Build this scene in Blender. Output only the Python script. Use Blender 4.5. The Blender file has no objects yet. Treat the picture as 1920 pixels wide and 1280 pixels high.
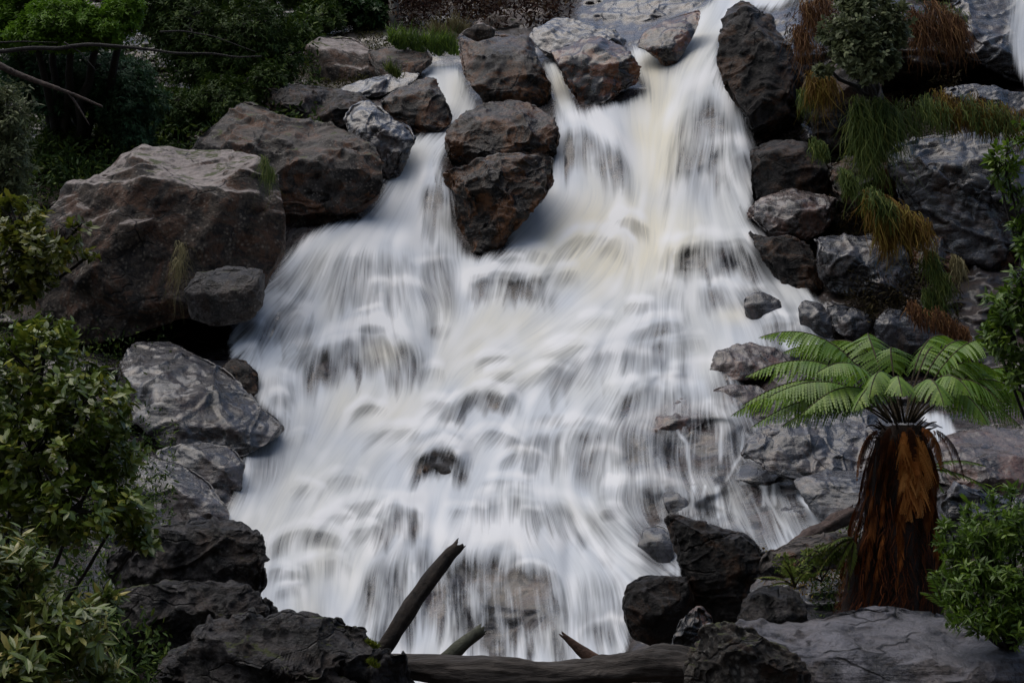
import bpy, math, random
import numpy as np
from mathutils import Vector
from mathutils.geometry import delaunay_2d_cdt

# ---------------------------------------------------------------- camera, sky, sun, exposure
S = bpy.context.scene
COL = S.collection
PITCH = math.radians(10.0)
CAM = np.array([0.0, 0.0, 1.6])
FPX = 1920 * 50.0 / 36.0
cd = bpy.data.cameras.new("camera"); cd.lens = 50; cd.sensor_width = 36
cd.clip_start = 0.1; cd.clip_end = 600
cam = bpy.data.objects.new("camera", cd); COL.objects.link(cam)
cam.location = CAM; cam.rotation_euler = (math.radians(90) + PITCH, 0, 0)
S.camera = cam
SUN_EL, SUN_AZ = math.radians(70), math.radians(-95)    # azimuth from +Y towards -X: high over the left bank
w = bpy.data.worlds.new("World"); S.world = w; w.use_nodes = True
wn = w.node_tree.nodes; bg = wn["Background"]
sky = wn.new("ShaderNodeTexSky"); sky.sky_type = 'NISHITA'; sky.sun_disc = False
sky.sun_elevation = SUN_EL; sky.sun_rotation = SUN_AZ
sky.air_density = 1.2; sky.dust_density = 3.0; sky.ozone_density = 1.0
w.node_tree.links.new(sky.outputs[0], bg.inputs[0]); bg.inputs[1].default_value = 0.10
ld = bpy.data.lights.new("sun", 'SUN'); ld.energy = 1.5; ld.angle = math.radians(70); ld.color = (1.0, 0.955, 0.89)
sun = bpy.data.objects.new("sun", ld); COL.objects.link(sun)
sd = Vector((math.cos(SUN_EL) * math.sin(SUN_AZ), math.cos(SUN_EL) * math.cos(SUN_AZ), math.sin(SUN_EL)))
sun.rotation_euler = sd.to_track_quat('Z', 'Y').to_euler()
S.view_settings.view_transform = 'Standard'; S.view_settings.look = 'None'
S.view_settings.exposure = 0.22; S.view_settings.gamma = 1.0
S.cycles.transparent_max_bounces = 24
S.cycles.max_bounces = 6

# ---------------------------------------------------------------- small maths
FW = np.array([0, math.cos(PITCH), math.sin(PITCH)]); UP = np.array([0, -math.sin(PITCH), math.cos(PITCH)]); RT = np.array([1.0, 0, 0])
def P(x, y, d):
    """the world point that lies d metres along the view axis behind photo pixel x, y"""
    x = np.asarray(x, float); y = np.asarray(y, float); d = np.asarray(d, float)
    return CAM + d[..., None] * (FW + ((x - 960) / FPX)[..., None] * RT - ((y - 640) / FPX)[..., None] * UP)

def _h(i, j, k, s):
    n = (i * 374761393 + j * 668265263 + k * 2147483647 + s * 1274126177) & 0xFFFFFFFF
    n = ((n ^ (n >> 13)) * 1274126177) & 0xFFFFFFFF
    n = ((n ^ (n >> 16)) * 668265263) & 0xFFFFFFFF
    return ((n ^ (n >> 15)) & 0xFFFFFF) / float(0xFFFFFF)
def noise(p, s=0):
    f = np.floor(p).astype(np.int64); t = p - f; t = t * t * (3 - 2 * t)
    r = 0
    for a in (0, 1):
        for b in (0, 1):
            for c in (0, 1):
                wgt = (t[:, 0] if a else 1 - t[:, 0]) * (t[:, 1] if b else 1 - t[:, 1]) * (t[:, 2] if c else 1 - t[:, 2])
                r = r + wgt * _h(f[:, 0] + a, f[:, 1] + b, f[:, 2] + c, s)
    return r * 2 - 1
def fbm(p, octv=4, s=0, gain=0.5):
    a, r, t = 1.0, 0, 0
    for o in range(octv):
        r = r + a * noise(p * 2.03 ** o, s + o * 17); t += a; a *= gain
    return r / t
def worley(p, s=0):
    """distance to the nearest and second nearest cell point, and that cell's random value"""
    f = np.floor(p).astype(np.int64)
    d1 = np.full(len(p), 9.0); d2 = np.full(len(p), 9.0); idv = np.zeros(len(p)); q1 = np.zeros_like(p)
    for a in (-1, 0, 1):
        for b in (-1, 0, 1):
            for c in (-1, 0, 1):
                i, j, k = f[:, 0] + a, f[:, 1] + b, f[:, 2] + c
                q = np.stack([i + _h(i, j, k, s), j + _h(i, j, k, s + 7), k + _h(i, j, k, s + 13)], 1)
                d = np.sqrt(((q - p) ** 2).sum(1)); n1 = d < d1
                d2 = np.where(n1, d1, np.minimum(d2, d))
                idv = np.where(n1, _h(i, j, k, s + 29), idv); q1 = np.where(n1[:, None], q, q1)
                d1 = np.where(n1, d, d1)
    return d1, d2, idv, q1
def facets(p, scale, s=0):
    """each cell is a tilted plane: broken, slabby rock"""
    q = p * scale
    d1, d2, idv, c = worley(q + 0.25 * np.stack([noise(q * 1.3, s + 3), noise(q * 1.3, s + 4), noise(q * 1.3, s + 5)], 1), s)
    n = np.stack([idv * 2 - 1, np.modf(idv * 7.13)[0] * 2 - 1, np.modf(idv * 31.7)[0] * 2 - 1], 1)
    t = ((q - c) * n).sum(1)
    gap = np.clip((d2 - d1) / 0.10, 0, 1)
    return t * 0.9 + (idv - 0.5) * 0.6, gap
def blur1(a, r, ax):
    if r < 1: return a
    pad = [(0, 0), (0, 0)]; pad[ax] = (r + 1, r)
    c = np.cumsum(np.pad(a, pad, mode='edge'), axis=ax)
    n = a.shape[ax]; w_ = 2 * r + 1
    return (np.take(c, np.arange(w_, w_ + n), ax) - np.take(c, np.arange(0, n), ax)) / w_
def blur(a, sig):
    r = max(1, int(round(sig * 0.95)))
    for _ in range(3):
        a = blur1(blur1(a, r, 0), r, 1)
    return a
def smooth(t, a, b):
    t = np.clip((t - a) / (b - a), 0, 1); return t * t * (3 - 2 * t)
def inpoly(x, y, poly):
    r = np.zeros(x.shape, bool); n = len(poly)
    for i in range(n):
        x1, y1 = poly[i][:2]; x2, y2 = poly[(i + 1) % n][:2]
        if y1 == y2: continue
        c = ((y1 > y) != (y2 > y)) & (x < (x2 - x1) * (y - y1) / (y2 - y1) + x1)
        r ^= c
    return r

# ---------------------------------------------------------------- objects
def mesh_obj(name, v, f, mat, parent=None, attrs=None, smooth_sh=True, origin=None):
    v = np.asarray(v, float)
    if origin is None:
        origin = np.zeros(3) if parent is not None else np.array([v[:, 0].mean(), v[:, 1].mean(), v[:, 2].min()])
    v = v - origin
    if parent is not None and '_org' in PORG.get(parent.name, {}):
        v = v - PORG[parent.name]['_org']
    me = bpy.data.meshes.new(name)
    f = np.asarray(f); n, k = f.shape
    me.vertices.add(len(v)); me.vertices.foreach_set("co", v.astype(np.float32).ravel())
    me.loops.add(n * k); me.loops.foreach_set("vertex_index", f.astype(np.int32).ravel())
    me.polygons.add(n); me.polygons.foreach_set("loop_start", np.arange(0, n * k, k, dtype=np.int32))
    me.polygons.foreach_set("loop_total", np.full(n, k, dtype=np.int32))
    me.polygons.foreach_set("use_smooth", np.full(n, smooth_sh, dtype=bool))
    me.update(calc_edges=True)
    for an, av in (attrs or {}).items():
        a = me.attributes.new(an, 'FLOAT', 'POINT'); a.data.foreach_set("value", np.asarray(av, np.float32))
    me.materials.append(mat)
    o = bpy.data.objects.new(name, me); COL.objects.link(o); o.location = origin
    if parent is not None: o.parent = parent; o.location = (0, 0, 0)
    return o
PORG = {}
def empty(name, loc):
    o = bpy.data.objects.new(name, None); COL.objects.link(o); o.location = loc; o.empty_display_size = 0.2
    PORG[o.name] = {'_org': np.array(loc, float)}
    return o
def tag(o, label, cat, group=None, kind=None):
    if label: o["label"] = label
    if cat: o["category"] = cat
    if group: o["group"] = group
    if kind: o["kind"] = kind
    return o

# ---------------------------------------------------------------- materials
def nmat(name):
    m = bpy.data.materials.new(name); m.use_nodes = True; nt = m.node_tree
    return m, nt, nt.nodes["Principled BSDF"]
def N(nt, typ, **kw):
    n = nt.nodes.new(typ)
    for k, v in kw.items(): setattr(n, k, v)
    return n
def texnoise(nt, vec, scale, detail=6, rough=0.6, dist=0.0):
    n = N(nt, "ShaderNodeTexNoise"); n.inputs["Scale"].default_value = scale; n.inputs["Detail"].default_value = detail
    n.inputs["Roughness"].default_value = rough; n.inputs["Distortion"].default_value = dist
    nt.links.new(vec, n.inputs["Vector"]); return n.outputs[0]
def ramp(nt, fac, stops, interp='LINEAR'):
    r = N(nt, "ShaderNodeValToRGB"); r.color_ramp.interpolation = interp
    e = r.color_ramp.elements
    while len(e) < len(stops): e.new(0.5)
    for i, (p, c) in enumerate(stops):
        e[i].position = p; e[i].color = (*c, 1) if len(c) == 3 else c
    nt.links.new(fac, r.inputs[0]); return r.outputs[0]
def mixc(nt, fac, a, b):
    m = N(nt, "ShaderNodeMix", data_type='RGBA')
    for s, v in ((0, fac), (6, a), (7, b)):
        if hasattr(v, "links"): nt.links.new(v, m.inputs[s])
        else: m.inputs[s].default_value = v if s == 0 else (*v, 1)
    return m.outputs[2]
def math_(nt, op, a, b=None, clamp=False):
    m = N(nt, "ShaderNodeMath", operation=op); m.use_clamp = clamp
    for s, v in ((0, a), (1, b)):
        if v is None: continue
        if hasattr(v, "links"): nt.links.new(v, m.inputs[s])
        else: m.inputs[s].default_value = v
    return m.outputs[0]
g3 = lambda v: (v, v, v)
def rock_mat(name, dark, light, accent, acc_amt=0.4, speck=0.3, speck_c=(0.32, 0.31, 0.28), moss=0.0, rough=(0.25, 0.6), bump=0.6, fine=1.0, strat=0.0, cracks=True, top=None, top_amt=0.8, top_th=(.60, .86), mossc=((0.03, 0.04, 0.008), (0.09, 0.10, 0.02))):
    m, nt, b = nmat(name)
    tc = N(nt, "ShaderNodeTexCoord"); co = tc.outputs["Object"]
    big = texnoise(nt, co, 1.1, 5, 0.6, 0.4); med = texnoise(nt, co, 4.5, 8, 0.68, 0.3); fin = texnoise(nt, co, 26 * fine, 8, 0.7)
    c = ramp(nt, med, [(0.36, tuple(v * .35 for v in dark)), (0.45, dark), (0.54, light), (0.68, tuple(v * 1.35 for v in light))])
    c = mixc(nt, ramp(nt, texnoise(nt, co, 2.1, 9, 0.74, 0.8), [(0.49, g3(0)), (0.58, g3(acc_amt))]), c, accent)
    vo = N(nt, "ShaderNodeTexVoronoi"); vo.inputs["Scale"].default_value = 16 * fine; nt.links.new(mixvec(nt, co, 0.05, 9), vo.inputs["Vector"])
    sp = math_(nt, 'MULTIPLY', ramp(nt, vo.outputs[0], [(0.10, g3(1)), (0.42, g3(0))]), ramp(nt, texnoise(nt, co, 3.2, 6, 0.75), [(0.43, g3(0)), (0.56, g3(1))]))
    c = mixc(nt, math_(nt, 'MULTIPLY', sp, speck), c, speck_c)
    c = mixc(nt, ramp(nt, fin, [(0.34, g3(0.75)), (0.52, g3(0))]), c, tuple(v * 0.25 for v in dark))
    if top is not None:  # upward faces tinted: lichen and rust tones; painted sky sheen on wet rock
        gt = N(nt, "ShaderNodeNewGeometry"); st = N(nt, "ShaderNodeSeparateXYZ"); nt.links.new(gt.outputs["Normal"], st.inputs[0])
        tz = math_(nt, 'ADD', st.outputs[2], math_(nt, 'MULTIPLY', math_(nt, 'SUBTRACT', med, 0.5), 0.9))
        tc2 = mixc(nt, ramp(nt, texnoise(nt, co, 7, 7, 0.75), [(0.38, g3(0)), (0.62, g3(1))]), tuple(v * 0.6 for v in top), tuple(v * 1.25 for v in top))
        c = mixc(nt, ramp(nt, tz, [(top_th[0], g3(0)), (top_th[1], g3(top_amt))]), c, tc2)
    # hairline cracks
    vc = N(nt, "ShaderNodeTexVoronoi", feature='DISTANCE_TO_EDGE'); vc.inputs["Scale"].default_value = 1.5
    mp = N(nt, "ShaderNodeMapping"); mp.inputs["Scale"].default_value = (1.0, 1.0, 1.9); mp.inputs["Rotation"].default_value = (0.35, 0.3, 0.2)
    nt.links.new(mixvec(nt, co, 0.30, 2.5), mp.inputs[0]); nt.links.new(mp.outputs[0], vc.inputs["Vector"])
    cr = ramp(nt, vc.outputs[0], [(0.0, g3(0)), (0.022, g3(1))])
    crk = math_(nt, 'MAXIMUM', cr, ramp(nt, texnoise(nt, co, 1.7, 3, 0.6), [(0.44, g3(1)), (0.52, g3(0.0))][::1] if False else [(0.46, g3(0)), (0.50, g3(1))]))
    if cracks: c = mixc(nt, crk, (0.006, 0.005, 0.005), c)
    if moss > 0:
        geo = N(nt, "ShaderNodeNewGeometry"); sx = N(nt, "ShaderNodeSeparateXYZ"); nt.links.new(geo.outputs["Normal"], sx.inputs[0])
        mz = math_(nt, 'ADD', math_(nt, 'MULTIPLY', sx.outputs[2], 0.5), texnoise(nt, co, 2.6, 6, 0.7))
        mf = ramp(nt, mz, [(1.02 - moss * 0.4, g3(0)), (1.10 - moss * 0.4, g3(1))])
        mc = mixc(nt, texnoise(nt, co, 22, 4, 0.7), mossc[0], mossc[1])
        c = mixc(nt, mf, c, mc)
    nt.links.new(c, b.inputs["Base Color"])
    r = ramp(nt, med, [(0.35, g3(rough[0])), (0.65, g3(rough[1]))])
    nt.links.new(r, b.inputs["Roughness"])
    b.inputs['Specular IOR Level'].default_value = .22 if max(light) < .045 else .45
    if rough[0] < .20 and max(light) > .03: b.inputs['Coat Weight'].default_value = .6; b.inputs['Coat Roughness'].default_value = .15
    h = math_(nt, 'ADD', math_(nt, 'MULTIPLY', med, 0.9), math_(nt, 'MULTIPLY', fin, 0.42))
    if cracks: h = math_(nt, 'ADD', h, math_(nt, 'MULTIPLY', crk, 0.25))
    if strat > 0:
        wv = N(nt, "ShaderNodeTexNoise"); wv.inputs["Scale"].default_value = 5; wv.inputs["Detail"].default_value = 5
        mp2 = N(nt, "ShaderNodeMapping"); mp2.inputs["Scale"].default_value = (0.35, 0.5, 4.0); mp2.inputs["Rotation"].default_value = (0.2, 0.25, 0)
        nt.links.new(co, mp2.inputs[0]); nt.links.new(mp2.outputs[0], wv.inputs["Vector"])
        h = math_(nt, 'ADD', h, math_(nt, 'MULTIPLY', wv.outputs[0], strat))
    bp = N(nt, "ShaderNodeBump"); bp.inputs["Strength"].default_value = bump; bp.inputs["Distance"].default_value = 0.12
    nt.links.new(h, bp.inputs["Height"]); nt.links.new(bp.outputs[0], b.inputs["Normal"])
    return m
def mixvec(nt, co, amt, scale):
    n = N(nt, "ShaderNodeTexNoise"); n.inputs["Scale"].default_value = scale; n.inputs["Detail"].default_value = 3; nt.links.new(co, n.inputs["Vector"])
    s = N(nt, "ShaderNodeVectorMath", operation='SCALE'); s.inputs[3].default_value = amt; nt.links.new(n.outputs[1], s.inputs[0])
    a = N(nt, "ShaderNodeVectorMath", operation='ADD'); nt.links.new(co, a.inputs[0]); nt.links.new(s.outputs[0], a.inputs[1])
    return a.outputs[0]
RM = {
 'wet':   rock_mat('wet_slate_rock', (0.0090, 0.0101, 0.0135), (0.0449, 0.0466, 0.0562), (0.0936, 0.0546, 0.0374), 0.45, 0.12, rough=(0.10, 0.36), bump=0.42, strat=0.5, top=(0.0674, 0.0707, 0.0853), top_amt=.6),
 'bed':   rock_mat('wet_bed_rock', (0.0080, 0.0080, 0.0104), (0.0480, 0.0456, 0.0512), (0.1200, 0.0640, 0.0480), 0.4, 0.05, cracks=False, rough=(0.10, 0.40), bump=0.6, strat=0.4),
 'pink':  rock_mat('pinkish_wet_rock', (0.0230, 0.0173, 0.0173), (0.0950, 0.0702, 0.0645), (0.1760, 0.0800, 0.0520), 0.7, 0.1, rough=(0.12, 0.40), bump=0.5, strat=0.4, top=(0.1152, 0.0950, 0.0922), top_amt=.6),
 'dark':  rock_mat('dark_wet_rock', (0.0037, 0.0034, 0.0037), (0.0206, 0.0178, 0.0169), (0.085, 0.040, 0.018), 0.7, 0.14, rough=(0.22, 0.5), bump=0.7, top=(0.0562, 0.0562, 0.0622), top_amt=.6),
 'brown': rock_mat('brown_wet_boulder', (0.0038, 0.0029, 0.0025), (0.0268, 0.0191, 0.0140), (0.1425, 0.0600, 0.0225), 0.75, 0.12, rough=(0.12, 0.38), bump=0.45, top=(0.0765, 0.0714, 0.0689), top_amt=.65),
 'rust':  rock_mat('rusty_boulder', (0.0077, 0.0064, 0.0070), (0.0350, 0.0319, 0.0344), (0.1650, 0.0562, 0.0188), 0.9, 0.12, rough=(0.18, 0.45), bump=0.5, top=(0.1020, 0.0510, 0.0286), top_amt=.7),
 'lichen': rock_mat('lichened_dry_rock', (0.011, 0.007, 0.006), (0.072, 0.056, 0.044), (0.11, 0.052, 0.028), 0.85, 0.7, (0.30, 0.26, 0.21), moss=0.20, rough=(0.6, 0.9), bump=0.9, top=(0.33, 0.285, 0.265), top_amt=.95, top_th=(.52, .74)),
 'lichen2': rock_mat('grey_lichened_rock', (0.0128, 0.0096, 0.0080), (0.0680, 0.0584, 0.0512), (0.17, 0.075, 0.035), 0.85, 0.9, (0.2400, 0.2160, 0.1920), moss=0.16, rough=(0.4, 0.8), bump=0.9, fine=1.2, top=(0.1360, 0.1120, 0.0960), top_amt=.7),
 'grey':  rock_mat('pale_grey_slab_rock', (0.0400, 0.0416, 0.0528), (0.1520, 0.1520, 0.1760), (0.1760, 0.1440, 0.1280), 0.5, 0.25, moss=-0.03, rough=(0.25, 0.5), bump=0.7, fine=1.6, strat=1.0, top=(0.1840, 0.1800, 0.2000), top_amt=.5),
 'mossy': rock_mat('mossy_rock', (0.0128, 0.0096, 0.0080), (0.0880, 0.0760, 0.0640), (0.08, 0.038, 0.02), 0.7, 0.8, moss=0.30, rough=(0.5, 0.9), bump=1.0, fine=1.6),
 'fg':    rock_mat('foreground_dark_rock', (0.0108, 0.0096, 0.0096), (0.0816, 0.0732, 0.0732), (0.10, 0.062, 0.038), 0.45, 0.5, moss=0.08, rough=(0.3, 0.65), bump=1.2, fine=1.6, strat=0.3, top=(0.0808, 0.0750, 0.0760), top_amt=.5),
}
def leaf_mat(name, c1, c2, c3, rough=0.42, trans=0.25):
    m, nt, b = nmat(name)
    a = N(nt, "ShaderNodeAttribute"); a.attribute_name = "rnd"
    c = ramp(nt, a.outputs["Fac"], [(0.0, c1), (0.62, c2), (1.0, c3)])
    nt.links.new(c, b.inputs["Base Color"]); b.inputs["Roughness"].default_value = rough
    b.inputs['Specular IOR Level'].default_value = 0.5 if rough < .45 else 0.15
    tr = N(nt, "ShaderNodeBsdfTranslucent"); nt.links.new(c, tr.inputs[0])
    mx = N(nt, "ShaderNodeMixShader"); mx.inputs[0].default_value = trans
    nt.links.new(b.outputs[0], mx.inputs[1]); nt.links.new(tr.outputs[0], mx.inputs[2])
    nt.links.new(mx.outputs[0], nt.nodes["Material Output"].inputs[0])
    return m
def bark_mat(name, c1, c2, scale=9, stretch=(1, 1, 1), bump=1.0):
    m, nt, b = nmat(name); tc = N(nt, "ShaderNodeTexCoord")
    mp = N(nt, "ShaderNodeMapping"); mp.inputs["Scale"].default_value = stretch; nt.links.new(tc.outputs["Object"], mp.inputs[0])
    n1 = texnoise(nt, mp.outputs[0], scale, 9, 0.75, 0.5)
    n2 = texnoise(nt, mp.outputs[0], scale * 5, 5, 0.75)
    nt.links.new(mixc(nt, ramp(nt, n1, [(0.35, g3(0)), (0.65, g3(1))]), c1, c2), b.inputs["Base Color"])
    b.inputs["Roughness"].default_value = 0.75
    h = math_(nt, 'ADD', n1, math_(nt, 'MULTIPLY', n2, 0.4))
    bp = N(nt, "ShaderNodeBump"); bp.inputs["Strength"].default_value = bump; bp.inputs["Distance"].default_value = 0.04
    nt.links.new(h, bp.inputs["Height"]); nt.links.new(bp.outputs[0], b.inputs["Normal"])
    return m
M_LOG = bark_mat('dark_wet_log', (0.006, 0.0045, 0.0035), (0.060, 0.042, 0.030), 11)
M_GREYLOG = bark_mat('weathered_grey_log', (0.008, 0.006, 0.005), (0.100, 0.084, 0.072), 9, (.16, 1, 1))
M_GREENLOG = bark_mat('algae_green_log', (0.05, 0.05, 0.035), (0.14, 0.15, 0.10))
M_REDLOG = bark_mat('reddish_broken_wood', (0.03, 0.015, 0.010), (0.15, 0.075, 0.045))
M_TWIG = bark_mat('dark_twig', (0.006, 0.004, 0.004), (0.025, 0.018, 0.015), 20)
M_BRANCH = bark_mat('bare_brown_branch', (0.03, 0.02, 0.017), (0.13, 0.085, 0.07), 12)
M_TRUNK = bark_mat('fibrous_red_trunk', (0.004, 0.002, 0.0015), (0.040, 0.014, 0.007), 10)
M_PALE = bark_mat('pale_tree_bark', (0.12, 0.11, 0.09), (0.32, 0.30, 0.26), 8)

# ---------------------------------------------------------------- the shape of the hillside (metres of depth behind each photo pixel)
GX = np.array([-1800, -800, -200, 0, 300, 600, 900, 1200, 1500, 1700, 1900, 2200, 2900, 3800], float)
ROWS = [
 (-320, [60, 58, 54, 54, 54, 54, 54, 52, 49, 47, 47, 49, 54, 60]),
 (-150, [44, 41, 40, 41, 42, 43, 42, 39, 35, 32, 33, 35, 38, 45]),
 (0,    [32, 33, 35, 36, 37, 38, 37, 33, 28.5, 26, 27.5, 28, 28, 32]),
 (100,  [24, 27, 30, 31, 31.5, 31, 30, 27.5, 25.2, 24, 25.5, 25, 24, 25]),
 (250,  [18, 21, 25, 26, 26, 25.5, 25, 24.6, 23.2, 22.4, 22.6, 21, 19, 19]),
 (450,  [13, 16, 20, 21, 21.5, 22, 22.2, 22, 21.0, 20.6, 20.8, 18, 15, 15]),
 (650,  [10, 12, 16, 17.5, 18.5, 18.7, 19.2, 19.0, 18.8, 18.9, 18.6, 15, 12, 12]),
 (850,  [8, 10, 12.5, 14, 15.5, 16.2, 16.6, 16.4, 15.8, 15.2, 15.0, 12, 10, 10]),
 (1000, [7, 8, 10, 11.5, 13.5, 14.5, 14.9, 14.7, 13.6, 12.6, 12.4, 10, 8, 8]),
 (1150, [6, 6.5, 8, 9, 11, 13.3, 13.7, 13.2, 10.4, 10.0, 10.0, 8.6, 7, 7]),
 (1280, [5, 5.5, 7, 7.6, 9.2, 12.0, 12.9, 11.6, 9.0, 8.8, 8.8, 7.6, 6, 6]),
 (1500, [4.5, 5, 6, 6.4, 7.2, 8.0, 8.2, 8.0, 7.0, 6.8, 6.8, 6.2, 5.4, 5]),
]
GY = np.array([r[0] for r in ROWS], float); GD = np.array([r[1] for r in ROWS], float)
def base_depth(x, y):
    xi = np.clip(np.searchsorted(GX, x) - 1, 0, len(GX) - 2); yi = np.clip(np.searchsorted(GY, y) - 1, 0, len(GY) - 2)
    tx = np.clip((x - GX[xi]) / (GX[xi + 1] - GX[xi]), 0, 1); ty = np.clip((y - GY[yi]) / (GY[yi + 1] - GY[yi]), 0, 1)
    a = GD[yi, xi] * (1 - tx) + GD[yi, xi + 1] * tx; b = GD[yi + 1, xi] * (1 - tx) + GD[yi + 1, xi + 1] * tx
    return a * (1 - ty) + b * ty
PX0, PY0, PX1, PY1, RES = -240, -160, 2160, 1480, 2.0
mx = np.arange(PX0, PX1 + 1, RES); my = np.arange(PY0, PY1 + 1, RES)
MX, MY = np.meshgrid(mx, my)
D0 = blur(base_depth(MX, MY), 22)

WATER = [(1375,-60),(1560,-60),(1500,-10),(1470,8),(1440,16),(1405,18),(1372,22),(1352,70),(1345,112),(1362,165),(1392,215),(1410,275),(1412,385),(1400,410),(1430,440),(1470,480),(1510,545),(1560,580),(1566,640),(1480,668),(1440,655),(1370,665),
 (1345,700),(1400,730),(1410,800),(1470,800),(1490,850),(1515,930),(1548,990),(1500,1030),(1440,1040),(1400,1000),(1300,985),(1262,1010),(1275,1085),(1195,1095),(1180,1200),(1150,1300),
 (440,1300),(470,1110),(440,1000),(410,985),(440,930),(460,850),(500,820),(530,800),(478,745),(482,700),(440,675),(425,640),(470,560),(520,500),(580,440),(640,408),(690,405),(725,330),(770,262),(840,235),(800,225),(795,130),(850,115),(868,140),(895,190),(905,212),(850,240),(832,300),(850,420),(880,490),(945,470),
 (975,400),(1030,350),(1038,250),(1035,205),(1012,108),(1045,115),(1065,165),(1082,205),(1150,195),(1215,175),(1175,90),(1225,92),(1250,130),(1240,60),(1290,28),(1330,10)]
# ledges the water falls over: lip line, drop, how much rock shows, how far it juts
STEPS = [
 ([(1243, 250), (1275, 185), (1320, 150), (1360, 160), (1392, 215)], 200, .62, .8),
 ([(1330, 270), (1370, 262), (1410, 280)], 108, .55, .7),
 ([(1040, 240), (1085, 222), (1140, 245), (1185, 290)], 118, .70, .9),
 ([(785, 345), (815, 330), (850, 345)], 125, .62, .5),
 ([(500, 520), (560, 462), (640, 432), (710, 448), (790, 470)], 150, .40, 1.0),
 ([(870, 520), (930, 503), (1040, 508)], 72, .85, .8),
 ([(1235, 462), (1300, 440), (1385, 438), (1440, 480)], 95, .72, .8),
 ([(455, 600), (520, 562), (600, 585)], 100, .42, .8),
 ([(560, 652), (630, 618), (710, 610), (800, 645)], 105, .72, 1.0),
 ([(1010, 660), (1100, 640), (1200, 612), (1300, 630)], 105, .36, .7),
 ([(820, 760), (890, 722), (975, 730)], 62, .62, .9),
 ([(1130, 722), (1210, 706), (1300, 722)], 80, .50, .7),
 ([(770, 850), (830, 822), (880, 842)], 82, .95, 1.0),
 ([(960, 806), (1060, 790), (1180, 800), (1270, 830)], 100, .55, .8),
 ([(1130, 800), (1200, 790), (1300, 770), (1400, 780)], 110, .6, .8),
 ([(1160, 900), (1220, 890), (1300, 905), (1380, 900)], 70, .6, .7),
 ([(690, 972), (740, 932), (800, 938)], 88, .75, .7),
 ([(860, 930), (960, 912), (1080, 935), (1170, 985)], 95, .45, .9),
 ([(670, 1050), (740, 1010), (830, 1000)], 200, .78, .7),
 ([(800, 1020), (880, 1002), (960, 1008), (1040, 1030), (1080, 1070)], 235, 1.0, .9),
 ([(1060, 1060), (1140, 1040), (1230, 1075)], 190, .42, .6),
 ([(1300, 540), (1350, 525), (1400, 545)], 60, .35, .5),
 ([(1190, 540), (1240, 525), (1300, 540)], 80, .22, .5),
 ([(1420, 600), (1480, 590), (1550, 610)], 60, .5, .5),
 ([(470, 700), (520, 690), (560, 710)], 60, .25, .5),
]
dark = np.zeros_like(MX); bulge = np.zeros_like(MX); foam = np.zeros_like(MX)
wob = fbm(np.stack([MX.ravel() / 40, MY.ravel() / 90, 0 * MX.ravel()], 1), 3, 5).reshape(MX.shape)
wob2 = fbm(np.stack([MX.ravel() / 14, MY.ravel() / 400, 0 * MX.ravel()], 1), 2, 9).reshape(MX.shape)
slope = 0.0112
for lip, drop, sdk, jut in STEPS:
    lx = np.array([p[0] for p in lip], float); ly = np.array([p[1] for p in lip], float)
    yl = np.interp(MX, lx, ly) + wob * 9
    wdt = lx[-1] - lx[0]; sft = min(40, wdt * 0.22)
    xf = smooth(MX, lx[0] - sft * .4, lx[0] + sft) * (1 - smooth(MX, lx[-1] - sft, lx[-1] + sft * .4))
    t = (MY - yl) / drop; tt = t * (1 + 0.35 * wob2)
    dark = np.maximum(dark, sdk * xf * smooth(tt, 0.03, 0.36) * (1 - smooth(tt, 0.62, 1.05)))
    foam = np.maximum(foam, xf * np.exp(-((t + 0.06) / 0.13) ** 2) * min(1, sdk * 1.6))
    bulge = np.maximum(bulge, jut * slope * drop * xf * np.where(t < 0, smooth(t, -0.75, -0.02), 1 - np.clip(t, 0, 1)) * min(1, .85 / (jut * slope * drop)))
thin = np.zeros_like(MX)
for cx, cy, rx, ry, s_ in [(1270, 840, 160, 95, .84), (1240, 930, 80, 65, .74), (1180, 780, 60, 30, .5), (1120, 870, 60, 50, .4), (1330, 860, 120, 110, .9), (1250, 790, 100, 55, .7), (1190, 870, 50, 60, .5), (1290, 990, 120, 60, .8), (1450, 880, 125, 150, .985), (1400, 990, 110, 50, .75),
                           (1385, 740, 60, 60, .8), (1230, 1020, 50, 60, .8), (1340, 560, 34, 22, .5), (820, 540, 34, 80, .62), (825, 620, 22, 18, .5), (700, 618, 30, 14, .55),
                           (940, 522, 60, 16, .45), (1450, 480, 60, 60, .5), (1420, 560, 46, 30, .65), (1330, 905, 90, 40, .4), (465, 600, 40, 50, .35), (1480, 600, 80, 40, .3), (1180, 930, 40, 40, .5),
                           (900, 1110, 70, 60, .25), (1000, 1180, 90, 60, .18), (1330, 330, 60, 60, .2), (1060, 790, 60, 14, .4), (500, 870, 40, 40, .3), (1150, 1180, 30, 40, .4), (1260, 60, 40, 60, .85), (1215, 95, 30, 50, .2)]:
    thin = np.maximum(thin, s_ * np.exp(-(((MX - cx) / rx) ** 2 + ((MY - cy) / ry) ** 2) ** 1.5))
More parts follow.
